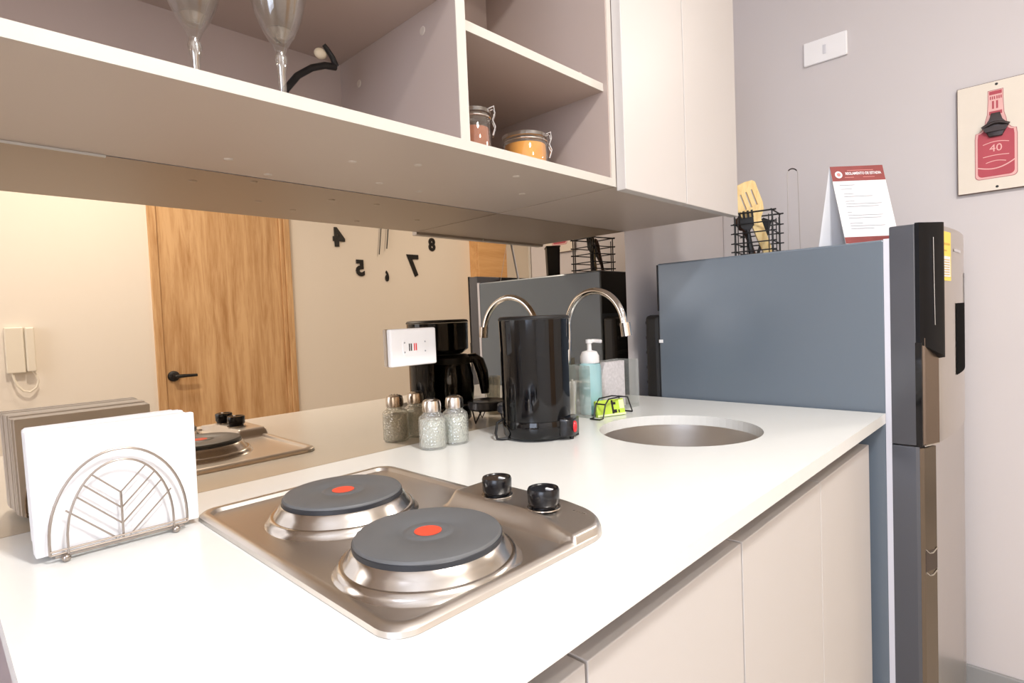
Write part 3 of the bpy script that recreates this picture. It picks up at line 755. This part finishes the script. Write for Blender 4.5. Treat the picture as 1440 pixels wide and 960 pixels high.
# long black grip with a bevelled lower end on the upper door
bm = B()
def grip(bm, z0, z1, a, cfront):
    poly = [(FX0+.001,-.650),(FX0+.001,-.657),(FX0+.012,-.664),(FX0+.042,-.688),(FX0+.050,-.690),(FX0+.054,-.680),(FX0+.054,-.664)]
    A = [bm.verts.new((x,y,z1)) for x,y in poly]; C = [bm.verts.new((x,y,z0+(a*(x-FX0-.001)/.05))) for x,y in poly]
    bridge(bm, A, C); bm.faces.new(A[::-1]); bm.faces.new(C)
grip(bm, .140, .374, -.030, 0); g_ = obj('door_grip', bm, mat('grip_black', (10,10,14), .35, spec=.2), dr, ang=30)
bm = B(); add_tube(bm, [(FX0+.024,-.6765,.345),(FX0+.025,-.6770,.25),(FX0+.0265,-.6775,.175)], .0006, 6); obj('grip_highlight_line', bm, M['chrome'], g_)  # thin bright wire modelled in place of a highlight along the grip
bm = B(); add_box(bm, (FX0+.0005,-.6595,-.062), (FX0+.012,-.646,.142), .001); obj('edge_trim', bm, M['black'], dr, smooth=False)
bm = B(); add_prism(bm, [(FX0+.006,-.6555),(FX0+.010,-.663),(FX0+.052,-.6795),(FX0+.054,-.665)], 2, -.060, .150); obj('grip_panel', bm, mat('bronze_steel', (132,116,104), .25, .9, var=.05), dr, smooth=False)
bm = B(); add_prism(bm, [(FX0+.005,-.6535),(FX0+.010,-.660),(FX0+.050,-.6735),(FX0+.053,-.660)], 2, ZF+.06, -.067); obj('grip_panel', bm, mat('bronze_steel_lower', (126,114,102), .25, .9, var=.05), dl, smooth=False)
bm = B(); add_tube(bm, [(FX0+.008,-.6625,-.061),(FX0+.052,-.6775,-.061)], .0022, 6); obj('bright_seam', bm, M['chrome'], dr)
bm = B(); add_prism(bm, [(FX0+.011,-.6595),(FX0+.011,-.6612),(FX0+.049,-.6740),(FX0+.049,-.6720)], 2, -.315, -.275); obj('finger_recess', bm, mat('dark_bronze', (84,72,66), .4, .5), dl, smooth=False)
for z_ in (-.07,-.115):
    bm = B(); add_tube(bm, [(FX0+.011,-.6610,-.20+z_),(FX0+.022,-.6650,-.209+z_),(FX0+.034,-.6690,-.211+z_),(FX0+.049,-.6745,-.203+z_)], .0012, 6); obj('finger_pull', bm, M['chrome'], dl)
def fy_at(x, bul=.024):
    xh = FX0+.050; t = (x-xh)/(FX1-xh); return -.668-bul*math.sin(PI*min(1,t*.9+.12))
def skin(bm, xa, xb, z0, z1, off, n=8):
    A=[];C=[]
    for i in range(n+1):
        x = xa+(xb-xa)*i/n; y = fy_at(x)-off
        A.append(bm.verts.new((x,y,z0))); C.append(bm.verts.new((x,y,z1)))
    for i in range(n): bm.faces.new((A[i],A[i+1],C[i+1],C[i]))
bm = B(); skin(bm, 1.399,1.500,.262,.362,.0008); lb = obj('energy_label', bm, M['yellow'], dr)
bm = B(); skin(bm, 1.405,1.492,.270,.312,.0012); obj('label_text_area', bm, M['paper'], lb)
bm = B()
for k in range(7): skin(bm, 1.415,1.485,.274+.005*k,.2755+.005*k,.0015)
skin(bm, 1.410,1.490,.335,.339,.0012); skin(bm, 1.410,1.465,.322,.325,.0012)
obj('label_lines', bm, mat('ochre_ink', (206,168,70), .6), lb)
bm = B(); skin(bm, 1.53,1.62,.325,.331,.001); obj('maker_badge', bm, M['chrome'], dr)
bm = B(); skin(bm, 1.545,1.80,.060,.215,.0012); obj('water_dispenser', bm, mat('dispenser_black', (8,8,9), .9, spec=.05), dr)
bm = B(); skin(bm, 1.70,1.74,.215,.285,.0012); obj('dispenser_display', bm, M['blackm'], dr)

# ------------------------------------------------------------------ on top of the fridge
TOP = FT+.0004
# square wire utensil basket
BC = (1.560,-.272)
ub = thing('utensil_basket', 'square black wire utensil basket on top of the fridge', 'basket', (*BC,TOP))
bm = B(); hw = .046; ang = math.radians(8); ca, sa = math.cos(ang), math.sin(ang)
def bp(u, v, z): return (BC[0]+ca*u-sa*v, BC[1]+sa*u+ca*v, z)
for k, z in enumerate((.350,.372,.394,.420,.444,.472)):
    e = hw+.010*(k != 0)
    for (a,b_) in (((-1,-1),(1,-1)),((1,-1),(1,1)),((1,1),(-1,1)),((-1,1),(-1,-1))):
        # bars run past the corners, giving the little spurs seen at each corner
        du = (b_[0]-a[0])*.5*.010; dv = (b_[1]-a[1])*.5*.010
        add_tube(bm, [bp(a[0]*hw-du, a[1]*hw-dv, z), bp(b_[0]*hw+du, b_[1]*hw+dv, z)], .0017 if k < 5 else .0021, 6)
for u in (-1,1):
    for v in (-1,1):
        add_tube(bm, [bp(u*hw, v*hw, .350), bp(u*hw, v*hw, .474)], .0019, 6)
        add_tube(bm, [bp(u*hw*.82, v*hw, .350), bp(u*hw*.82, v*hw, .462)], .0013, 6)
        add_tube(bm, [bp(u*hw, v*hw*.82, .350), bp(u*hw, v*hw*.82, .462)], .0013, 6)
for t in (-.5,0,.5): add_tube(bm, [bp(-hw, t*hw, .3502), bp(hw, t*hw, .3502)], .0014, 6)
obj('wire_frame', bm, M['blackm'], ub)

def axis_mtx(p0, p1, facing=(-1,-.3,0)):
    z = (Vector(p1)-Vector(p0)).normalized(); y = Vector(facing); y = (y-z*y.dot(z)).normalized(); x = y.cross(z)
    return frame(Vector(p0), x, y, z)
# slotted bamboo spatula: handle low right, head high left
mt = axis_mtx((1.600,-.290,.353), (1.505,-.250,.558), (-.8,-.6,0))
sl = thing('slotted_spatula', 'pale bamboo slotted spatula leaning in the black wire basket', 'spatula', (1.600,-.290,.353))
bm = B()
add_prism(bm, [(-.011,0),(.011,0),(.013,.06),(.014,.115),(-.014,.115),(-.013,.06)], 1, -.0035, .0035, .001, mt); obj('handle', bm, M['bamboo'], sl)
bm = B()
for (a,b_) in ((-.033,-.0195),(-.0150,-.0045),(.0,.0105),(.0150,.033)):
    add_box(bm, (a,-.003,.150), (b_,.003,.195), 0, 2, mt)
add_prism(bm, [(-.014,.114),(.014,.114),(.029,.132),(.033,.151),(-.033,.151),(-.029,.132)], 1, -.003, .003, 0, mt)
add_prism(bm, [(-.033,.194),(.033,.194),(.0335,.208),(.028,.215),(.010,.219),(-.010,.219),(-.028,.215),(-.0335,.208)], 1, -.003, .003, 0, mt)
obj('slotted_blade', bm, M['bamboo'], sl, smooth=False)
# black spoon / fork
mt = axis_mtx((1.545,-.262,.353), (1.531,-.258,.436))
o = thing('serving_fork', 'black nylon serving fork upright in the wire basket', 'fork', (1.545,-.262,.353))
bm = B(); add_tube(bm, [mt @ Vector((0,0,0)), mt @ Vector((0,0,.045)), mt @ Vector((0,0,.078))], .005, 8, radii=[.0085,.0065,.005]); obj('handle', bm, M['blackm'], o)
bm = B(); add_prism(bm, [(-.004,.074),(.004,.074),(.016,.088),(.017,.110),(-.017,.110),(-.016,.088)], 1, -.002, .002, 0, mt)
for a in (-.015,-.005,.005,.015): add_box(bm, (a-.0025,-.002,.108), (a+.0025,.002,.128), 0, 2, mt)
obj('tines', bm, M['blackm'], o, smooth=False)
# black turner blade at right and dark wooden spoon
o = thing('black_turner', 'black curved nylon turner at the right side of the wire basket', 'turner', (1.590,-.255,.353))
bm = B(); add_tube(bm, [(1.590,-.255,.353),(1.598,-.268,.40)], .004, 8); obj('handle', bm, M['blackm'], o)
mt = axis_mtx((1.600,-.272,.395), (1.590,-.290,.465))
bm = B(); add_prism(bm, [(-.002,0),(.003,0),(.014,.030),(.018,.062),(.012,.070),(-.010,.064),(-.008,.03)], 1, -.0015, .0015, 0, mt); obj('blade', bm, M['blackm'], o, smooth=False)
o = thing('dark_wood_spoon', 'dark brown wooden spoon leaning at the back of the wire basket', 'spoon', (1.562,-.250,.353))
bm = B(); add_tube(bm, [(1.592,-.255,.354),(1.572,-.248,.395),(1.545,-.240,.440)], .005, 8); obj('handle', bm, M['darkwood'], o)
bm = B(); mt = axis_mtx((1.545,-.240,.440), (1.525,-.236,.475), (-1,-.6,0)); add_lathe(bm, [(0,-.012),(.012,-.004),(.015,.012),(.012,.028),(0,.034)], (0,0,0), 20, mt @ Matrix.Diagonal((1,.3,1,1))); obj('spoon_bowl', bm, M['darkwood'], o)

# thin wire loop holder
o = thing('wire_loop_tongs', 'thin upright silver wire loop on the fridge between basket and flip card', 'tongs', (1.595,-.385,TOP))
bm = B(); e = Vector((.70,-.71,0)); c0 = Vector((1.575,-.358,0))
pts = [c0-e*.0145+Vector((0,0,TOP+.001)), c0-e*.0135+Vector((0,0,.54))]
loop = [c0+e*(-.0135*math.cos(PI*i/10))+Vector((0,0,.563+.013*math.sin(PI*i/10))) for i in range(11)]
add_tube(bm, pts+loop+[c0+e*.0135+Vector((0,0,.54)), c0+e*.0165+Vector((0,0,TOP+.001))], .0009, 6); obj('wire', bm, mat('pale_wire', (172,164,160), .5, .3), o)
bm = B(); add_tube(bm, loop[2:9], .0017, 6); obj('dark_tip', bm, M['opener'], o)
bm = B(); add_box(bm, tuple(c0+Vector((-.012,-.012,TOP))), tuple(c0+Vector((.012,.012,TOP+.0012)))); obj('foot_plate', bm, M['wire'], o, smooth=False)

# flip card (tent)
e = Vector((.699,-.715,0)).normalized(); nrm = Vector((-.69,-.724,0)).normalized()
nrm = (nrm-e*nrm.dot(e)).normalized()
K = Vector((1.431,-.533,0)); W2 = .0575; HB = .036; ZTc = .522
fc = thing('flip_card', 'white standing flip card with maroon header on top of the fridge', 'card', (K.x,K.y,TOP))
def quad_slab(bm, p, th, nn):
    a = [Vector(q) for q in p]; b2 = [q+nn*th for q in a]
    A = [bm.verts.new(q) for q in a]; C = [bm.verts.new(q) for q in b2]
    bm.faces.new(A); bm.faces.new(C[::-1])
    for i in range(4): j=(i+1)%4; bm.faces.new((A[j],A[i],C[i],C[j]))
Zt = Vector((0,0,ZTc)); Zb = Vector((0,0,TOP+.0006))
front_b = K+nrm*HB
skew = e*.012
bm = B(); quad_slab(bm, [K-e*W2+Zt, K+e*W2+Zt, front_b+e*W2+Zb+skew, front_b-e*W2+Zb+skew], .0012, -nrm); pf = obj('front_panel', bm, M['paper'], fc, smooth=False)
rear_b = K-nrm*HB*.8
bm = B(); quad_slab(bm, [K-e*W2+Zt-nrm*.0014, K+e*W2+Zt-nrm*.0014, rear_b+e*W2+Zb-skew, rear_b-e*W2+Zb-skew], .0012, nrm); obj('rear_panel', bm, M['paper'], fc, smooth=False)
# print on the front panel: local frame along the sloping face
top = K+Zt; bot = front_b+Zb+skew
dn = (bot-top); Lh = dn.length; dnn = dn.normalized(); fn = e.cross(dnn).normalized()
if fn.dot(nrm) < 0: fn = -fn
def card(u, v, off=.0004): return K+Zt+e*u+dnn*v+fn*off
def cq(bm, u0, u1, v0, v1, off): bm.faces.new([bm.verts.new(card(*q, off)) for q in ((u0,v0),(u1,v0),(u1,v1),(u0,v1))])
bm = B(); cq(bm, -W2,W2,.0,.034,.0004); obj('printed_header', bm, M['maroon'], pf, smooth=False)
bm = B(); cq(bm, -W2,W2,Lh-.016,Lh-.002,.0004); obj('printed_footer', bm, M['maroon'], pf, smooth=False)
bm = B(); 
cen = card(-W2+.0155,.0195,.0009); ringv = []
for i in range(20): ringv.append(bm.verts.new(cen+e*.0080*math.cos(2*PI*i/20)+dnn*.0080*math.sin(2*PI*i/20)))
bm.faces.new(ringv); obj('round_emblem', bm, M['paper'], pf, smooth=False)
bm = B(); cen = card(-W2+.0155,.0195,.0013); ringv = [bm.verts.new(cen+e*.0042*math.cos(2*PI*i/12)+dnn*.0042*math.sin(2*PI*i/12)) for i in range(12)]
bm.faces.new(ringv); obj('emblem_centre', bm, M['maroon_l'], pf, smooth=False)
tm = frame(card(.012,.0175,.0007), e, -dnn, fn)
obj('header_text', text_bm('REGLAMENTO DE ESTADIA', .0086, tm, .0004, .00015, .74), M['paper'], pf, smooth=False)
bm = B(); cq(bm, -.022,.035,.0095,.0110,.0008); cq(bm, -.030,-.010,.0255,.0268,.0008); cq(bm, .010,.035,.0255,.0268,.0008); obj('header_lines', bm, M['maroon_l'], pf, smooth=False)
bm = B()
for v, u0, u1 in ((.043,-.045,-.012),(.052,-.045,-.020),(.063,-.040,-.018),(.069,-.040,.022),(.080,-.040,-.020),(.086,-.040,.038),(.092,-.040,.030),(.105,-.040,-.030),(.112,-.040,.035),(.118,-.040,.030),(.130,-.040,-.012),(.136,-.040,.035),(.142,-.040,.010)):
    cq(bm, u0, u1, v, v+.0012, .0008)
obj('body_lines', bm, M['greyink'], pf, smooth=False)

# black box standing behind the card (seen in the mirror)
o = thing('black_storage_box', 'tall black plastic box on the fridge, seen in the mirror behind the card', 'box', (1.625,-.50,TOP))
bm = B()
mt = Matrix.Translation((1.625,-.50,TOP)) @ Matrix.Rotation(math.radians(-46),4,'Z')
lv = []
for s_, z in ((.030,0),(.034,.125)): lv.append([bm.verts.new(mt @ Vector((sx*s_, sy*s_*.7, z))) for sx,sy in ((-1,-1),(1,-1),(1,1),(-1,1))])
bridge(bm, lv[0], lv[1]); bm.faces.new(lv[0][::-1]); bm.faces.new(lv[1]); obj('bin', bm, M['blackm'], o, smooth=False)
bm = B(); add_box(bm, (-.036,-.026,.125), (.036,.026,.130), .001, 2, mt); add_box(bm, (.034,-.01,.095), (.042,.01,.130), .001, 2, mt); obj('lid', bm, M['blackm'], o, smooth=False)

# ------------------------------------------------------------------ right wall: switch plate and bottle sign
o = thing('light_switch', 'white rectangular switch plate high on the grey right wall', 'switch', (XW,-.336,1.0035))
bm = B(); add_box(bm, (XW-.009,-.3965,.968), (XW-.0002,-.2755,1.0395), .003, 2); obj('plate', bm, M['white'], o, smooth=False)
bm = B(); add_box(bm, (XW-.0105,-.3395,.990), (XW-.009,-.3305,1.017), .001, 1); obj('rocker', bm, mat('pale_grey_plastic', (214,214,220), .4), o, smooth=False)

sg = thing('bottle_sign', 'cream wooden wall sign painted with a red bottle and fitted bottle opener', 'sign', (XW,-.735,.642))
sy0, sy1, sz0, sz1 = -.816,-.654,.502,.783
bm = B(); add_box(bm, (XW-.012,sy0,sz0), (XW-.0003,sy1,sz1), .0015, 1)
for f_ in bm.faces: f_.material_index = 0 if f_.calc_center_median().x < XW-.0118 else 1
obj('board', bm, [M['sign'], mat('brown_board_edge', (112,92,84), .7)], sg, smooth=False)
def outline(s=0.0):
    # half outline (offset from bottle centre, z), mirrored; s = inset
    hw_, base, sh_, nk = .0425-s, .534+s, .664, .0155-s*.8
    pts = []
    for i in range(7): a = PI/2*i/6; pts.append((hw_-.010+.010*math.sin(a), base+.010-.010*math.cos(a)))
    pts += [(hw_, .640),(hw_-.0015,.655-s*.4)]
    for i in range(1,7): a = PI/2*i/6; pts.append((hw_-.0015-(hw_-.0015-nk-.004)*math.sin(a)*0.92, .655-s*.4+.028*(1-math.cos(a))))
    pts += [(nk+.0015,.700-s*.3),(nk,.735),(nk,.7600-s)]
    return [(x,z) for x,z in pts] + [(-x,z) for x,z in pts[::-1]]
BY = -.733
def flat(bm, pts, x):
    bm.faces.new([bm.verts.new((x, BY-u, z)) for u,z in pts])
bm = B(); flat(bm, outline(0), XW-.0124); obj('bottle_outline', bm, mat('dusty_rose_line', (176,112,112), .7), sg, smooth=False)
bm = B(); flat(bm, outline(.0015), XW-.0127); obj('bottle_border', bm, M['bottle_p'], sg, smooth=False)
bm = B(); body = [(u,z) for u,z in outline(.006) if z < .69]; flat(bm, body, XW-.0130); obj('bottle_fill', bm, M['bottle_r'], sg, smooth=False)
# neck label: bands and marks
bm = B()
def fb(bm, u0, u1, z0, z1, x): bm.faces.new([bm.verts.new((x,BY-u,z)) for u,z in ((u0,z0),(u1,z0),(u1,z1),(u0,z1))])
fb(bm, -.0125,.0125,.748,.757,XW-.0131); fb(bm, -.013,.013,.697,.706,XW-.0131)
for u in (-.010,-.006,-.002,.003,.007,.011): fb(bm, u-.0012,u+.0012,.736,.744,XW-.0131)
for u in (-.005,.003): fb(bm, u-.002,u+.002,.712,.732,XW-.0131)
obj('neck_marks', bm, M['bottle_r'], sg, smooth=False)
bm = B()
def stroke(bm, pts, w, x):
    for a, b_ in zip(pts[:-1], pts[1:]):
        a = Vector((a[0],a[1])); b2 = Vector((b_[0],b_[1])); t = (b2-a).normalized(); n_ = Vector((-t.y,t.x))*w/2
        bm.faces.new([bm.verts.new((x,BY-q.x,q.y)) for q in (a-n_, b2-n_, b2+n_, a+n_)])
for z, amp, w_ in ((.628,.005,.026),(.593,.002,.026),(.579,.004,.020)):
    stroke(bm, [(-w_+2*w_*i/12, z+amp*math.cos(PI*(i/6-1)/2)-amp) for i in range(13)], .0018, XW-.0133)
stroke(bm, [(-.0375+.075*i/16, .566-.008*math.sin(PI*i/16*1.0)+.010*(i/16)**3) for i in range(17)], .0028, XW-.0133)
obj('label_strokes', bm, M['bottle_p'], sg, smooth=False)
tm = frame(Vector((XW-.0131,BY,.611)), Vector((0,-1,0)), Vector((0,0,1)), Vector((-1,0,0)))
obj('label_number', text_bm('40', .026, tm, .0004, 0, 1.0), M['bottle_p'], sg, smooth=False)
for z in (.774,.512):
    bm = B(); add_lathe(bm, [(0,0),(.0032,0),(.0024,.0015),(0,.002)], (0,0,0), 14, Matrix.Translation((XW-.012,-.735,z)) @ Matrix.Rotation(-PI/2,4,'Y')); obj('nail', bm, M['blackm'], sg)
# cast bottle opener
bm = B()
add_prism(bm, [(-.009,.700),(.009,.700),(.012,.682),(.020,.674),(.020,.655),(.013,.640),(-.013,.640),(-.020,.655),(-.020,.674),(-.012,.682)], 0, XW-.020, XW-.0128, .0015, Matrix.Translation((0,BY,0)))
ar = [(BY-.027+.054*i/12) for i in range(13)]
add_tube(bm, [(XW-.024, y, .664+.010*math.sin(PI*i/12)) for i, y in enumerate(ar)], .0042, 8)
add_prism(bm, [(BY-.026,.664),(BY+.026,.664),(BY+.020,.652),(BY-.020,.652)], 0, XW-.026, XW-.019)
obj('bottle_opener', bm, M['opener'], sg, ang=50)

# ------------------------------------------------------------------ opposite wall (seen in the mirror): intercom, clock, cupboard
ic = thing('intercom_phone', 'cream wall intercom handset with coiled white cord beside the wooden door', 'intercom', (.283,YF,.17))
bm = B(); add_box(bm, (.240,YF+.0005,.075), (.303,YF+.030,.272), .004, 2); obj('wall_unit', bm, M['ivory'], ic, smooth=False)
bm = B(); add_box(bm, (.306,YF+.004,.078), (.338,YF+.046,.270), .005, 2); add_box(bm, (.302,YF+.002,.09), (.308,YF+.02,.26)); obj('handset', bm, M['ivory'], ic, smooth=False)
bm = B(); add_tube(bm, [(.258,YF+.018,.078),(.262,YF+.022,.050),(.272,YF+.025,.020),(.290,YF+.026,-.004),(.312,YF+.026,-.010),(.334,YF+.026,.008),(.342,YF+.026,.035),(.336,YF+.026,.060),(.326,YF+.026,.080)], .0045, 8); obj('cord', bm, M['ivory'], ic)

ckl = thing('wall_clock', 'large frameless wall clock of stick-on black numerals and thin hands', 'clock', (2.19,YF,.98))
for s_, x, z, sz, bd in (('4',1.837,.767,.150,.008),('5',1.977,.582,.135,.006),('6',2.178,.536,.090,.004),('7',2.398,.611,.200,.006),('8',2.569,.770,.120,.005),
                      ('3',1.80,.98,.12,.002),('9',2.60,.98,.12,.002)):
    tm = frame(Vector((x,YF+.004,z)), Vector((-1,0,0)), Vector((0,0,1)), Vector((0,1,0)))
    obj('numeral', text_bm(s_, sz, tm, .007, bd, .62 if s_ == '6' else .95), M['blackm'], ckl, smooth=False)
bm = B(); add_tube(bm, [(2.165,YF+.012,1.01),(2.155,YF+.012,.93),(2.120,YF+.012,.680)], .0035, 6); obj('minute_hand', bm, M['blackm'], ckl)
bm = B(); add_tube(bm, [(2.210,YF+.016,1.01),(2.203,YF+.016,.9),(2.178,YF+.016,.721)], .0040, 6); obj('hour_hand', bm, M['blackm'], ckl)
bm = B(); add_lathe(bm, [(0,0),(.03,0),(.03,.01),(0,.012)], (0,0,0), 24, Matrix.Translation((2.185,YF+.0005,.99)) @ Matrix.Rotation(-PI/2,4,'X')); obj('clock_hub', bm, M['blackm'], ckl)

o = thing('wall_cupboard', 'honey-coloured wooden wall cupboard at the far end of the opposite wall', 'cupboard', (3.08,YF,.8))
bm = B(); add_box(bm, (2.93,YF+.0005,.30), (3.235,YF+.08,1.25), .002); obj('carcass', bm, M['door_h'], o, smooth=False)
bm = B(); add_box(bm, (2.932,YF+.081,.302), (3.233,YF+.099,1.248), .002); obj('door', bm, M['door_h'], o, smooth=False)

# ceiling lamp
cl = thing('ceiling_light', 'round flat white ceiling light near the worktop', 'ceiling light', (.35,-1.30,ZC))
bm = B(); add_lathe(bm, [(0,0),(.12,0),(.12,-.018),(.113,-.022),(.108,-.018)], (.35,-1.30,ZC-.0002), 48); obj('housing', bm, M['white'], cl)
bm = B(); add_lathe(bm, [(.108,-.017),(.09,-.0185),(0,-.019)], (.35,-1.30,ZC), 48); obj('diffuser', bm, M['diffuser'], cl)
cl3 = dup(cl, (.60,-1.80,ZC), 'round flat white ceiling light beside the wall with the wooden door')
cl2 = dup(cl, (2.6,-1.30,ZC), 'round flat white ceiling light in the far part of the room')

# ------------------------------------------------------------------ lamps
def area(name, loc, rot, size, energy, color, size_y=None, shape=None):
    l = bpy.data.lights.new(name, 'AREA'); l.energy = energy; l.color = color; l.size = size
    if shape: l.shape = shape
    if size_y: l.shape = 'RECTANGLE'; l.size_y = size_y
    o = bpy.data.objects.new(name, l); COL.objects.link(o); o.location = loc; o.rotation_euler = rot; return o
area('ceiling_lamp_light', (.35,-1.30,ZC-.03), (0,0,0), .16, 32, (1,.975,.945), shape='DISK')
area('far_ceiling_lamp_light', (2.6,-1.30,ZC-.03), (0,0,0), .30, 22, (1,.93,.84), shape='DISK')
area('door_lamp_light', (.60,-1.80,ZC-.03), (0,0,0), .12, 10, (1,.95,.88), shape='DISK')
area('window_light', (X0+.01,(wy0+wy1)/2,(wz0+wz1)/2), (0,-PI/2,0), 1.1, 13, (.84,.90,1), size_y=1.1)

w = bpy.data.worlds.new('World'); scene.world = w; w.use_nodes = True
w.node_tree.nodes['Background'].inputs[0].default_value = (.8,.85,1,1); w.node_tree.nodes['Background'].inputs[1].default_value = .6

# ------------------------------------------------------------------ camera
Fpx, yaw, pitch, roll, CY, CZ = 800.26, .768822, -.039831, .0411676, -.854725, .220643
fw = Vector((math.cos(pitch)*math.cos(yaw), math.cos(pitch)*math.sin(yaw), math.sin(pitch)))
r = fw.cross(Vector((0,0,1))).normalized(); dwn = fw.cross(r)
r2 = math.cos(roll)*r+math.sin(roll)*dwn; d2 = -math.sin(roll)*r+math.cos(roll)*dwn
cam = bpy.data.cameras.new('Camera'); co = bpy.data.objects.new('Camera', cam); COL.objects.link(co)
mtx = frame(Vector((0,CY,CZ)), r2, -d2, -fw); co.matrix_world = mtx
cam.sensor_width = 36; cam.lens = Fpx*36/1440; cam.clip_start = .01
scene.camera = co

# raise the whole room so that the floor is z = 0
for o in list(COL.objects):
    if o.parent is None: o.location.z += FLOOR

scene.view_settings.view_transform = 'Standard'
scene.view_settings.look = 'None'
scene.view_settings.exposure = 0.0
cy = scene.cycles
cy.use_denoising = True
cy.max_bounces = 12; cy.diffuse_bounces = 5; cy.glossy_bounces = 6; cy.transparent_max_bounces = 24
cy.caustics_reflective = True; cy.caustics_refractive = False
cy.sample_clamp_indirect = 4.0
